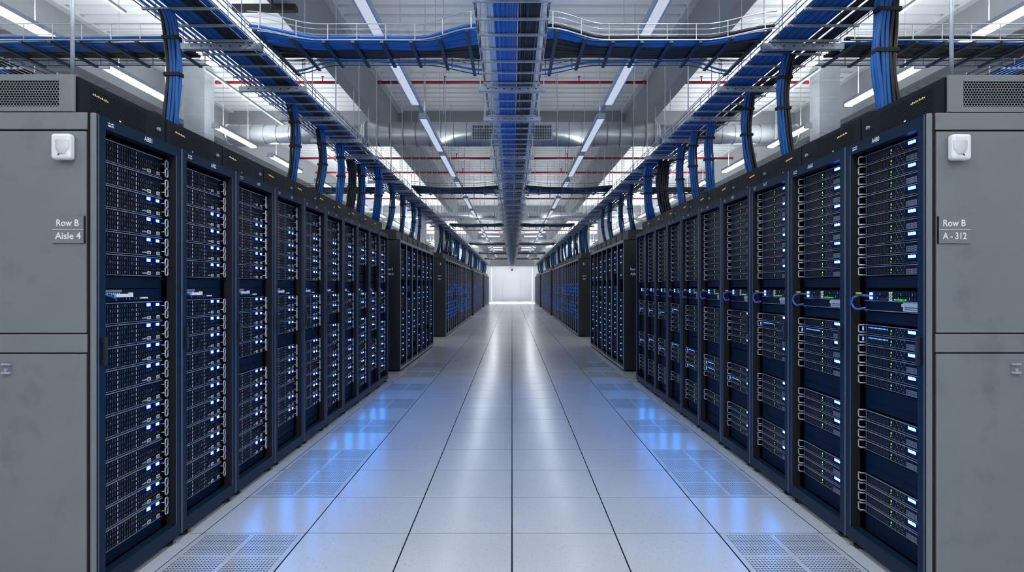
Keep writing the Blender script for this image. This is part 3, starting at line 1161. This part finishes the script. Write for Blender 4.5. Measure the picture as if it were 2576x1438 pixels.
rung_me = MB(('galv',))
rung_me.box(-TW / 2 - .006, TW / 2 + .006, -.009, .009, 0, .013, 'galv')
RUNG = rung_me.mesh('rung')


def long_tray(xc, ya, yb, label, wires=True):
    rt = empty('cable_tray', (0, 0, 0), label, 'cable tray')
    place_part('side_rail', side_wires(xc - TW / 2, ya, yb).mesh('side_rail'), rt)
    place_part('side_rail', side_wires(xc + TW / 2, ya, yb).mesh('side_rail'), rt)
    nr = int((yb - ya) / .25)
    rest = MB(('galv',))
    for k in range(nr):
        y = ya + .12 + k * .25
        if k < 100:
            place_part('rung', RUNG, rt, (xc, y, HT))
        else:
            rest.box(xc - TW / 2 - .006, xc + TW / 2 + .006, y - .008, y + .008, HT, HT + .012)
    if nr > 100:
        o = place_part('far_rungs', rest.mesh('far_rungs'), rt)
        o['kind'] = 'stuff'
    if wires:
        mb = MB(('wire',))
        for q in range(9):
            x = xc - TW / 2 + TW * (q + .5) / 9
            mb.box(x - .002, x + .002, ya, yb, HT + .0125, HT + .0155)
        place_part('floor_wires', mb.mesh('floor_wires'), rt)
    return rt


long_tray(0, 2.6, 49.6, 'steel ladder cable tray hanging over the middle of the aisle', False)
long_tray(-2.1, 2.2, 49.6, 'steel wire cable tray above the left server racks')
long_tray(2.1, 2.2, 49.6, 'steel wire cable tray above the right server racks')
long_tray(-4.2, 3.0, 14.0, 'steel cable tray beyond the left racks over the next aisle', True)
long_tray(4.2, 3.0, 14.0, 'steel cable tray beyond the right racks over the next aisle', True)

CR = .0079


def run_cable(xc, u, ya, yb, matn, rr, amp=.003, z=None, step=1.2, n=6):
    CR = .0088 if xc == 0 else .0084
    pts = []
    y = ya
    ph, ph2 = rr.random() * 6, rr.random() * 6
    z = HT + .017 + CR if z is None else z
    while y < yb:
        pts.append((xc + u + amp * .4 * math.sin(y * 1.3 + ph), y, z + abs(amp * math.sin(y * 1.9 + ph2))))
        y += step
    pts.append((xc + u, yb, z))
    mb = MB((matn,))
    mb.tube(pts, CR, n)
    return mb.mesh('network_cable', 1, True)


def cables(xc, spec, ya, yb, where):
    rr = random.Random(int((xc + 9) * 10))
    cname = {'cblue': 'blue', 'cblack': 'black', 'cwhite': 'white'}
    for matn, us in spec:
        for u in us:
            o = obj('network_cable', run_cable(xc, u, ya, yb, matn, rr))
            c = cname[matn]
            tag(o, f'{c} network cable lying among others in the {where}', 'cable', f'{c} cables in the {where}')


def lin(a, b, n):
    return [a + (b - a) * i / (n - 1) for i in range(n)]


cables(0, [('cwhite', lin(-.165, -.133, 3)), ('cblue', lin(-.115, .028, 10)), ('cblack', lin(.048, .176, 9)), ('cwhite', [.196])], 2.6, 49.5, 'centre tray')
cables(-2.1, [('cblue', lin(-.21, -.12, 3)), ('cblue', lin(-.085, .03, 8)), ('cblack', lin(.05, .145, 7)), ('cblue', lin(.168, .205, 3))], 2.2, 49.5, 'left tray')
cables(2.1, [('cblue', lin(-.215, .02, 16)), ('cblack', lin(.055, .09, 3)), ('cblack', lin(.13, .205, 6))], 2.2, 49.5, 'right tray')
cables(-4.2, [('cblue', lin(-.2, .0, 6)), ('cblack', lin(.05, .2, 4))], 3.0, 14, 'tray over the next left aisle')
cables(4.2, [('cblue', lin(-.2, .0, 6)), ('cblack', lin(.05, .2, 4))], 3.0, 14, 'tray over the next right aisle')

# cross trays
CT = [4.29, 10.95, 17.6, 25.6, 32.7, 39.6]


def smooth(t):
    t = max(0, min(1, t))
    return t * t * (3 - 2 * t)


def flare(x, xa, xb, A, R_=.42):
    return A * (smooth((R_ - (x - xa)) / R_) + smooth((R_ - (xb - x)) / R_))


WC = .50
for ci, yc in enumerate(CT):
    segs = [(.247, 1.80)] + ([(2.41, 3.92)] if ci < 2 else [])
    for s in (-1, 1):
        for si, (xa, xb) in enumerate(segs):
            where = f'{nth(ci)} cross tray {"left" if s < 0 else "right"} of the centre tray' if si == 0 else f'{nth(ci)} cross tray outside the {"left" if s < 0 else "right"} tray'
            rt = empty('cross_tray', (0, 0, 0), f'wire cable tray, {where}', 'cable tray', 'cross trays')
            A = .2 if si == 0 else .0
            xs = lin(xa, xb, 25 if ci == 0 else 13)
            for front in (True, False):
                mb = MB(('bright' if front and ci == 0 else 'wire', 'wire'))
                base = yc if front else yc + WC
                fy = lambda x: base - (flare(x, xa, xb, A) if front else -flare(x, xa, xb, A))
                for hz, r_ in ((.002, .0045), (.04, .002), (.078, .0025), (SIDEH, .004)):
                    mb.tube([(s * x, fy(x), HT + hz) for x in xs], r_, 5)
                k = int((xb - xa) / .207)
                for q in range(k + 1):
                    x = xa + .03 + q * .207
                    mb.cyl((s * x, fy(x), HT), (s * x, fy(x), HT + SIDEH), .0035, 5)
                place_part('side_rail', mb.mesh('side_rail'), rt)
            k = int((xb - xa) / .207)
            for q in range(k + 1):
                x = xa + .06 + q * .207
                if x > xb - .02:
                    continue
                mb = MB(('wire', 'slot'))
                y0, y1 = yc - flare(x, xa, xb, A), yc + WC + flare(x, xa, xb, A)
                mb.box(s * x - .012, s * x + .012, y0, y1, HT - .018, HT - .004)
                if ci == 0:
                    for t in range(12):
                        yy = y0 + (y1 - y0) * (t + .5) / 12
                        mb.face([(s * x - .004, yy - .012, HT - .0185), (s * x - .004, yy + .012, HT - .0185), (s * x + .004, yy + .012, HT - .0185), (s * x + .004, yy - .012, HT - .0185)], 'slot')
                place_part('rung', mb.mesh('rung'), rt)
            if ci < 2:
                mb = MB(('wire',))
                for q in range(5):
                    yy = yc + .36 + q * .03
                    mb.box(min(s * xa, s * xb), max(s * xa, s * xb), yy - .002, yy + .002, HT - .002, HT + .002)
                place_part('floor_wires', mb.mesh('floor_wires'), rt)
            # cables
            rr = random.Random(ci * 10 + si * 3 + s)
            if ci == 0:
                nb, nk = (8, 7) if s < 0 else (5, 10)
                if si:
                    nb, nk = (7, 4) if s < 0 else (3, 8)
                cr = .0118
            elif ci == 1:
                nb, nk, cr = 4, 4, .024
            else:
                nb, nk, cr = 2, 3, .034
            tot = nb + nk
            for q in range(tot):
                blue = q < nb
                if ci:
                    blue = q >= nk
                if ci == 0 and q == 0:
                    blue = s < 0
                fr = q / tot
                yb_ = yc + .03 + (.35 if ci == 0 else .40) * (q + .5) / tot
                pts = []
                ph = rr.random() * 6
                heap = cr * (1.0 + (1.2 if (ci == 0 and q < 2) else 0))
                for x in lin(xa + .0, xb - .0, 20 if ci == 0 else 10):
                    yy = yb_ - flare(x, xa, xb, A) * (1 - 1.1 * fr) + .006 * math.sin(x * 5 + ph)
                    pts.append((s * x, yy, HT + .004 + heap + .008 * abs(math.sin(x * 3.1 + ph))))
                mb = MB(('cblue' if blue else 'cblack',))
                mb.tube(pts, cr, 7)
                o = obj('network_cable', mb.mesh('network_cable', 1, True))
                c = 'blue' if blue else 'black'
                tag(o, f'{c} network cable in the {where}', 'cable', f'{c} cables in the {where}')
            if ci == 0 and si == 0:
                # loose blue pair along the rear rail
                mb = MB(('cblue',))
                pts = [(s * x, yc + WC - .035 + flare(x, xa, xb, A), HT + .02 + .006 * math.sin(6 * x)) for x in lin(xa, xb, 24)]
                mb.tube(pts, .009, 6)
                o = obj('network_cable', mb.mesh('network_cable', 1, True))
                tag(o, f'blue network cable along the rear rail of the {where.replace(" of the centre tray", " side")}', 'cable')

# hanger bars with two threaded rods each
BARS = [4.36 + .94 * k for k in range(48)]
for t in (-1, 0, 1):
    xc = TRAYX[t]
    for k, yb_ in enumerate(BARS):
        if t == 0 and k in (0, 3):
            continue
        top_in = ZC
        over = any(b <= yb_ <= b + .35 for b in TB)
        mb = MB(('galv', 'slot'))
        hl = .295
        mb.box(xc - hl, xc + hl, yb_ - .018, yb_ + .018, HT - .042, HT - .001, 'galv')
        if k < 6:
            for q in range(7):
                xx = xc - .21 + q * .07
                mb.face([(xx - .008, yb_ - .0185, HT - .025), (xx + .008, yb_ - .0185, HT - .025), (xx + .008, yb_ - .0185, HT - .018), (xx - .008, yb_ - .0185, HT - .018)], 'slot')
        o = obj('hanger_bar', mb.mesh('hanger_bar'))
        tag(o, f'steel hanger bar on two rods under the {TN[t]} tray, {nth(k)} from camera', 'hanger bar', f'hanger bars under the {TN[t]} tray')
        for e in (-1, 1):
            x = xc + e * .278
            zt = ZC
            if over or any(b - .01 <= abs(x) <= b + .2 for b in LB):
                zt = ZC - .66
            r_ = .005
            mb = MB(('bright',))
            mb.cyl((x, yb_, HT - .055), (x, yb_, zt), r_, 6)
            mb.cyl((x, yb_, HT - .05), (x, yb_, HT - .043), .011, 6)
            place_part('threaded_rod', mb.mesh('threaded_rod'), o)

# thick support rods standing on the nearest racks
for s in (-1, 1):
    mb = MB(('bright',))
    mb.cyl((s * 2.115, 2.9, 2.39), (s * 2.115, 2.9, HT - .002), .0095, 10)
    o = obj('support_rod', mb.mesh('support_rod', 1, True))
    tag(o, f'thick steel rod standing on the nearest {SIDE[s]} rack', 'rod')

# ------------------------------------------------------------------ cable drops
def bez(p0, p1, p2, p3, n):
    out = []
    for i in range(n + 1):
        t = i / n
        a = (1 - t)
        out.append(p0 * a ** 3 + p1 * 3 * a * a * t + p2 * 3 * a * t * t + p3 * t ** 3)
    return out


def drop(s, x, y, nb, nk, r, label, sway=.05, n=12, straps=2, seg=6, group='cable drops'):
    rt = empty('cable_drop', (s * x, y, 2.39), label, 'cable bundle', group)
    rr = random.Random(int(y * 100) + s)
    tot = nb + nk
    cols = max(2, int(math.ceil(math.sqrt(tot * 1.6))))
    path = bez(Vector((s * (-.02), -.10, HT - 2.39 - .0)), Vector((s * -.02, .03, HT - 2.39 - .12)), Vector((s * sway * -1, .0, .35)), Vector((s * sway, .03, 0)), n)
    strands = {'cblue': MB(('cdrop',)), 'cblack': MB(('cblack',))}
    for i in range(tot):
        ci, ri = i % cols, i // cols
        ox, oy = (ci - (cols - 1) / 2) * r * 1.9, (ri - .5) * r * 1.8
        # blue strands face the aisle on the inner side, black on the outer
        blue = ci * (tot / cols) < nb if nk else True
        ph = rr.random() * 6
        # inner side (towards the aisle) is -s
        pts = [p + Vector((-s * ox * -1 * (1 if s > 0 else 1) * (1 + .15 * math.sin(k * .9 + ph)), oy, 0)) for k, p in enumerate(path)]
        strands['cblue' if blue else 'cblack'].tube(pts, r, seg)
    for k in ('cblue', 'cblack'):
        if strands[k].v:
            place_part('blue_strands' if k == 'cblue' else 'black_strands', strands[k].mesh(k, 1, True), rt, label='blue cables' if k == 'cblue' else 'black cables')
    for q in range(straps):
        f = [.62, .3][q] if straps > 1 else .5
        p = path[int(n * f)]
        mb = MB(('strap',))
        hw, hh = cols * r * 1.0 + .005, r * 2.3
        mb.box(p.x - hw, p.x + hw, p.y - hh, p.y + hh, p.z - .011, p.z + .011)
        place_part('strap', mb.mesh('strap'), rt, label='black strap')
    return rt


DL = [(2.22, 3.92, 4, 3, .0120), (2.15, 5.92, 3, 3, .012), (2.17, 6.82, 3, 3, .012), (2.16, 7.55, 5, 1, .012), (2.24, 8.35, 0, 10, .014), (2.20, 8.75, 4, 4, .014), (2.01, 8.98, 10, 0, .014),
      (2.08, 10.35, 3, 3, .012), (2.14, 11.72, 3, 3, .012), (2.10, 12.72, 3, 3, .012), (2.1, 13.6, 2, 3, .012)]
DR = [(2.20, 3.52, 6, 6, .0125), (2.12, 4.66, 4, 4, .012), (2.16, 5.48, 4, 4, .012), (2.16, 6.55, 5, 1, .012), (2.10, 6.92, 4, 2, .012), (2.14, 7.62, 4, 2, .012), (2.00, 8.78, 9, 0, .015), (2.16, 8.55, 0, 14, .016), (2.27, 8.9, 0, 8, .014),
      (2.08, 10.52, 3, 3, .012), (2.12, 11.65, 3, 3, .012), (2.10, 12.85, 3, 3, .012), (2.1, 13.8, 2, 3, .012)]
for s, L in ((-1, DL), (1, DR)):
    for k, (x, y, nb, nk, r) in enumerate(L):
        c = 'blue and black' if nb and nk else ('blue' if nb else 'thick black')
        drop(s, x, y, nb, nk, r, f'{c} cable bundle dropping onto the {SIDE[s]} racks, {nth(k)} from the camera', .03 + .05 * ((k * 7) % 5) / 5, 14 if k < 5 else 10)
    rr = random.Random(50 + s)
    k = len(L)
    y = 17.5
    while y < 48.5:
        if not (28.0 < y < 29.6 or 38.4 < y < 41.1):
            kk = rr.choice([(1, 3), (2, 3), (0, 4), (2, 2), (1, 4)])
            if abs(y - 20.2) < .3 and s > 0:
                kk = (12, 0)
            drop(s, 2.05 + .14 * rr.random(), y, kk[0], kk[1], .014, f'cable bundle dropping onto the {SIDE[s]} racks, {nth(k)} from the camera', .12 * rr.random() - .03, 6, 0, 5)
            k += 1
        y += .62 + .25 * rr.random() + max(0, (y - 26) * .02)

# ------------------------------------------------------------------ lamps
LH = CAMZ + 2.30


def lamp_light(loc, lx, ly, watts, up=False, spread=PI, color=(0.90, 0.96, 1.0)):
    l = bpy.data.lights.new('lamp_light', 'AREA')
    l.shape = 'RECTANGLE'
    l.size, l.size_y = lx, ly
    l.energy = watts
    l.color = color
    l.spread = spread
    o = bpy.data.objects.new('lamp_light', l)
    COL.objects.link(o)
    o.location = loc
    if up:
        o.rotation_euler = (PI, 0, 0)
    return o


def strip_light(x, ya, yb, soft, label, group, rods=True):
    rt = empty('strip_light', (x, ya, LH), label, 'strip light', group)
    L = yb - ya
    w = .054
    mb = MB(('lampbody',))
    mb.box(-w, w, 0, L, .035, .075)
    mb.box(-w, w, 0, .03, .0, .035)
    mb.box(-w, w, L - .03, L, .0, .035)
    place_part('housing', mb.mesh('housing'), rt)
    dm = 'lampc' if soft else 'lamps'
    mb = MB((dm,))
    prof = [(-w + .002, .035), (-w + .004, .012), (-w * .6, .002), (w * .6, .002), (w - .004, .012), (w - .002, .035)]
    for (xa_, za), (xb_, zb) in zip(prof[:-1], prof[1:]):
        mb.face([(xa_, .03, za), (xa_, L - .03, za), (xb_, L - .03, zb), (xb_, .03, zb)])
    o = place_part('diffuser', mb.mesh('diffuser'), rt, label='softly lit diffuser' if soft else 'bright white diffuser')
    if soft:
        mb = MB(('lampbody',))
        for e in (-1, 1):
            mb.box(e * w - .006, e * w + .006, .0, L, -.002, .05)
        place_part('side_trim', mb.mesh('side_trim'), rt)
    if rods:
        for e in (.18, .82):
            mb = MB(('bright',))
            yy = L * e
            zt = ZC - LH
            Yw = ya + yy
            if any(b - .02 <= Yw <= b + .37 for b in TB):
                zt -= .66
            mb.cyl((0, yy, .075), (0, yy, zt), .004, 6)
            place_part('suspension_rod', mb.mesh('suspension_rod'), rt)
    return rt


CL = [(-3.2, -.9), (-.5, 1.7), (2.1, 3.9), (4.2, 5.75), (6.1, 7.7), (8.28, 10.35), (10.62, 12.72)]  # earliest lamps are out of view, added as fill light
y = 13.3
while y < 48:
    CL.append((y, y + 2.1))
    y += 2.55
SL = [(-3.2, -1.0), (-.6, 1.5), (1.9, 3.5), (3.9, 5.8), (6.37, 7.77), (8.78, 10.10), (10.76, 12.3)]
y = 13.3
while y < 60:
    SL.append((y, y + 1.9))
    y += 2.6
for s in (-1, 1):
    for k, (a, b_) in enumerate(CL):
        strip_light(s * 1.226, a, b_, True, f'softly lit strip light in the {SIDE[s]} row over the aisle, {nth(k)} along the rail', f'strip lights over the aisle {SIDE[s]}', False)
        lamp_light((s * 1.226, (a + b_) / 2, LH - .006), .09, b_ - a, (31.0 if a < 4 else 4.0 if a < 16 else 9.0 if a < 34 else 14.0) * (b_ - a) / 2)
        lamp_light((s * 1.226, (a + b_) / 2, LH + .125), .09, b_ - a, (5.5 if a < 20 else 15.0) * (b_ - a) / 2, True)
    for k, (a, b_) in enumerate(SL):
        strip_light(s * 4.32, a, b_, False, f'bright strip light beyond the {SIDE[s]} racks, {nth(k)} along its row', f'strip lights beyond the {SIDE[s]} racks')
        lamp_light((s * 4.32, (a + b_) / 2, LH - .006), .09, b_ - a, 20.0 * (b_ - a) / 2)
        lamp_light((s * 4.32, (a + b_) / 2, LH + .09), .09, b_ - a, (50.0 if a < 22 else 105.0) * (b_ - a) / 2, True)
    # carrier rails
    mb = MB(('galv',))
    mb.box(s * 1.226 - .02, s * 1.226 + .02, Y0 + .2, 48.6, LH + .0755, LH + .105)
    o = obj('lamp_rail', mb.mesh('lamp_rail'))
    tag(o, f'grey steel rail carrying the {SIDE[s]} row of aisle lights', 'rail')
    for yy in lin(3.0, 48.0, 26):
        if any(b - .02 <= yy <= b + .37 for b in TB) or abs(yy - 10.5) < .3 or abs(yy - 22.5) < .2 or abs(yy - 36) < .2:
            yy += .45
        r2 = MB(('bright',))
        r2.cyl((s * 1.226, yy, LH + .105), (s * 1.226, yy, ZC), .004, 6)
        place_part('suspension_rod', r2.mesh('suspension_rod'), o)
    for ya_, yb_ in ((3.2, 6.6), (8.3, 11.6), (13.4, 17.5)):
        mb = MB(('galv', 'slot'))
        hx = 4.24
        mb.box(s * hx - .02, s * hx + .02, ya_, yb_, CAMZ + 2.98, CAMZ + 3.01)
        o = obj('strut_channel', mb.mesh('strut_channel'))
        tag(o, f'slotted steel strut under the roof beyond the {SIDE[s]} racks, {["nearest", "second", "third"][[3.2, 8.3, 13.4].index(ya_)]}', 'strut')

# short lights lying across the far part of the aisle
for s in (-1, 1):
    for k, yy in enumerate((28.6, 31.6, 34.4, 38.9, 41.2, 44.4, 47.2)):
        rt = empty('strip_light', (s * 1.226, yy, CAMZ + 2.80), f'short bright light lying across the aisle on the {SIDE[s]}, {nth(k)} in the far half', 'strip light', 'lights across the far aisle')
        mb = MB(('lampbody',))
        mb.box(-.54, .54, -.05, .05, .03, .08)
        place_part('housing', mb.mesh('housing'), rt)
        mb = MB(('lamps',))
        mb.box(-.52, .52, -.045, .045, 0, .03)
        place_part('diffuser', mb.mesh('diffuser'), rt, label='bright white diffuser')
        for e in (-.4, .4):
            mb = MB(('bright',))
            mb.cyl((e, 0, .08), (e, 0, ZC - CAMZ - 2.80), .004, 6)
            place_part('suspension_rod', mb.mesh('suspension_rod'), rt)

# thin spare rods hanging from the roof
rr = random.Random(21)
for k in range(44):
    s = rr.choice((-1, 1))
    x = s * rr.uniform(.38, 1.72)
    if abs(abs(x) - 1.226) < .12:
        x += .2 * s
    y = rr.choice((rr.uniform(6.6, 9.7), rr.uniform(13.9, 22.0), rr.uniform(13.9, 22.0), rr.uniform(23, 27)))
    if abs(y - 15.2) < .1 or abs(y - 19.75) < .1 or abs(y - 18.63) < .1:
        y += .25
    mb = MB(('bright',))
    mb.cyl((x, y, CAMZ + rr.uniform(1.95, 3.0)), (x, y, ZC), .0045, 6)
    o = obj('ceiling_rod', mb.mesh('ceiling_rod'))
    tag(o, 'thin bare steel rod hanging from the roof deck above the aisle', 'rod', 'bare rods hanging from the roof')

# base strip of the partition, and area lights added to brighten the wall
ls = MB(('strip',))
ls.box(-1.86, 1.86, YE - .10, YE - .062, .0, .06)
o = obj('light_strip', ls.mesh('light_strip'))
tag(o, 'glowing white light strip along the foot of the far white wall', 'light strip')
lamp_light((0, YE - 1.3, 3.55), 3.4, .2, 60, False)  # added light without a fixture, washes the far partition
lamp_light((0, YE - .9, .3), 3.2, .2, 14, True)

for s in (-1, 1):
    ls = MB(('strip2',))
    ls.box(s * 1.70 - .035, s * 1.70 + .035, YE - .03, YE - .001, .21, 2.97)
    o = obj('light_strip', ls.mesh('light_strip'))
    tag(o, f'tall soft light strip at the {SIDE[s]} edge of the far white wall', 'light strip')

# dome camera on the far wall
rt = empty('dome_camera', (0, YE - .001, 2.70), 'small dark dome camera high on the far white wall', 'security camera')
mb = MB(('plastic',))
mb.cyl((0, -.03, .09), (0, 0, .09), .09, 16)
place_part('mount', mb.mesh('mount'), rt)
mb = MB(('black',))
pr = []
for k in range(6):
    a = k / 5 * PI / 2
    pr.append((0, -.03 - .07 * math.sin(a), .09))
mb.tube(pr, [.07 * math.cos(k / 5 * PI / 2) + .002 for k in range(6)], 12)
place_part('dome', mb.mesh('dome', 1, True), rt, label='dark dome')

# ------------------------------------------------------------------ ducts, pipes and fittings
def round_duct(y, zc, parts, label, ring=.22):
    rt = empty('round_duct', (0, y, zc), label, 'duct')
    for a, b_, r in parts:
        mb = MB(('duct',))
        mb.tube([(a, 0, 0), (b_, 0, 0)], r, 28)
        x = a + ring
        while x < b_:
            mb.tube([(x + .012 * math.cos(t), (r + .003) * math.cos(t), (r + .003) * math.sin(t)) for t in [2 * PI * q / 24 for q in range(24)]], .004, 4, 'seamd', closed=True)
            x += ring
        o = place_part('duct_section', mb.mesh('duct_section', 1, True), rt)
        for x in (a, b_):
            cm = MB(('duct',))
            cm.cyl((x - .02, 0, 0), (x + .02, 0, 0), r + .012, 28)
            place_part('collar', cm.mesh('collar', 1, True), rt)
    return rt


ZD = CAMZ + 2.64
round_duct(10.5, ZD, [(-4.93, -2.58, .165), (-2.53, 2.48, .21), (2.53, 4.93, .165)], 'shiny round zinc ventilation duct crossing above the trays')
round_duct(22.5, ZD, [(-6, -.6, .10), (.6, 6, .10)], 'slim round zinc duct crossing further down the hall', .4)
round_duct(36.0, ZD, [(-6, -.6, .13), (.6, 6, .13)], 'small round zinc duct crossing near the far end', .4)
rt = empty('supply_grille', (0, 10.10, CAMZ + 2.44), 'pale box grille in front of the round duct above the centre tray', 'vent')
mb = MB(('ductb',))
mb.box(-.68, .68, .012, .17, 0, .27)
place_part('box', mb.mesh('box'), rt)
mb = MB(('bright', 'slot'))
mb.box(-.68, .68, 0, .012, 0, .02)
mb.box(-.68, .68, 0, .012, .25, .27)
mb.box(-.68, -.66, 0, .012, .02, .25)
mb.box(.66, .68, 0, .012, .02, .25)
mb.face([(-.66, .011, .02), (.66, .011, .02), (.66, .011, .25), (-.66, .011, .25)], 'slot')
for q in range(45):
    x = -.66 + (q + 1) * 1.32 / 46
    mb.box(x - .004, x + .004, .004, .010, .02, .25)
for q in range(8):
    z = .02 + (q + 1) * .23 / 9
    mb.box(-.66, .66, .003, .009, z - .003, z + .003)
place_part('grating', mb.mesh('grating'), rt)

for s in (-1, 1):
    for (x0, x1, y0, y1, z1, lab) in ((5.0, 5.34, 9.8, 10.12, ZC, f'square sheet metal duct rising behind the {SIDE[s]} racks'), (2.99, 3.36, 20.8, 21.1, 3.75, f'pale square duct behind the third {SIDE[s]} block')):
        rt = empty('square_duct', (s * x0, y0, 0), lab, 'duct')
        mb = MB(('ductb',))
        mb.box(0, x1 - x0, 0, y1 - y0, 0, z1)
        place_part('duct_body', mb.mesh('duct_body', s), rt)
        mb = MB(('bright',))
        z = .3
        while z < z1 - .05:
            mb.box(-.004, x1 - x0 + .004, -.004, y1 - y0 + .004, z, z + .012)
            z += .28
        place_part('seam', mb.mesh('seam', s), rt)

pn = 0
PIPES = (10.07, 13.5, 15.2, 19.75, 31.0, 38.0)
for yp in PIPES:
    low = yp > 12
    for a, b_, where in ((-4.95, 4.95, 'running under the roof beams'),) if low else ((-2.24, 2.24, 'over the aisle'), (-4.95, -2.57, 'beyond the left racks'), (2.57, 4.95, 'beyond the right racks')):
        z = CAMZ + (2.86 if low else 3.40)
        rt = empty('sprinkler_pipe', (0, yp, z), f'red sprinkler pipe {where}, {nth(PIPES.index(yp))} from the camera', 'pipe', 'red sprinkler pipes')
        mb = MB(('red',))
        mb.cyl((a, 0, 0), (b_, 0, 0), .024, 10)
        mb.cyl((a, 0, 0), (a + .06, 0, 0), .032, 10)
        mb.cyl((b_ - .06, 0, 0), (b_, 0, 0), .032, 10)
        place_part('pipe', mb.mesh('pipe', 1, True), rt)
        nh = 4 if low else 2
        for q in range(nh):
            x = a + (b_ - a) * (q + .5) / nh
            mb = MB(('red', 'black'))
            mb.cyl((x, 0, .02), (x, 0, .09), .010, 8)
            mb.cyl((x, 0, .09), (x, 0, .10), .026, 10)
            place_part('sprinkler_head', mb.mesh('sprinkler_head'), rt)
        for q in range(2):
            x = (-1.6, 1.5)[q] if low else a + (b_ - a) * (q + .25) / 2
            mb = MB(('bright',))
            mb.cyl((x, 0, .02), (x, 0, ZC - z), .004, 6)
            place_part('pipe_rod', mb.mesh('pipe_rod'), rt)

# dark steel brackets clamped below the nearest beams
mb = MB(('black',))
mb.box(-2.95, -2.28, 6.34, 6.42, ZC - .725, ZC - .662)
o = obj('beam_bracket', mb.mesh('beam_bracket'))
tag(o, 'black steel bracket bar under the left roof beam', 'bracket')
mb = MB(('black', 'slot'))
mb.box(2.335, 2.358, 5.0, 5.06, ZC - .95, ZC - .1)
o = obj('beam_bracket', mb.mesh('beam_bracket'))
tag(o, 'black slotted upright fixed to the right roof beam', 'bracket')
mb = MB(('black',))
mb.cyl((-2.33, 5.85, ZC - .95), (-2.33, 5.85, ZC - .1), .014, 8)
mb.box(-2.35, -2.31, 5.83, 5.87, ZC - .8, ZC - .6)
o = obj('beam_bracket', mb.mesh('beam_bracket'))
tag(o, 'black hanging rod with a clamp beside the left roof beam', 'bracket')
for s in (-1, 1):
    mb = MB(('galv',))
    mb.box(min(s * .3, s * 2.3), max(s * .3, s * 2.3), 18.6, 18.66, CAMZ + 2.88, CAMZ + 2.93)
    for q in (.6, 2.0):
        mb.cyl((s * q, 18.63, CAMZ + 2.93), (s * q, 18.63, ZC), .004, 6)
    o = obj('cross_strut', mb.mesh('cross_strut'))
    tag(o, f'grey cross strut high over the {SIDE[s]} half of the aisle', 'strut')

# ------------------------------------------------------------------ camera and view
cam = bpy.data.cameras.new('camera')
cam.sensor_width = 36.0
cam.lens = FPX / 2576.0 * 36.0
cam.clip_start = 0.05
cam.clip_end = 200
co = bpy.data.objects.new('camera', cam)
COL.objects.link(co)
co.location = (0, 0, CAMZ)
co.rotation_euler = (PI / 2, 0, 0)
SC.camera = co
w = bpy.data.worlds.new('world')
w.use_nodes = True
w.node_tree.nodes['Background'].inputs['Color'].default_value = (0.02, 0.025, 0.03, 1)
SC.world = w
vs = SC.view_settings
vs.view_transform = 'Standard'
vs.look = 'None'
vs.exposure = 0.0
vs.gamma = 1.0
vs.use_curve_mapping = False
SC.cycles.use_denoising = True
SC.cycles.max_bounces = 6
SC.cycles.diffuse_bounces = 3
SC.cycles.glossy_bounces = 3
SC.cycles.caustics_reflective = False
SC.cycles.caustics_refractive = False
SC.cycles.sample_clamp_indirect = 4.0
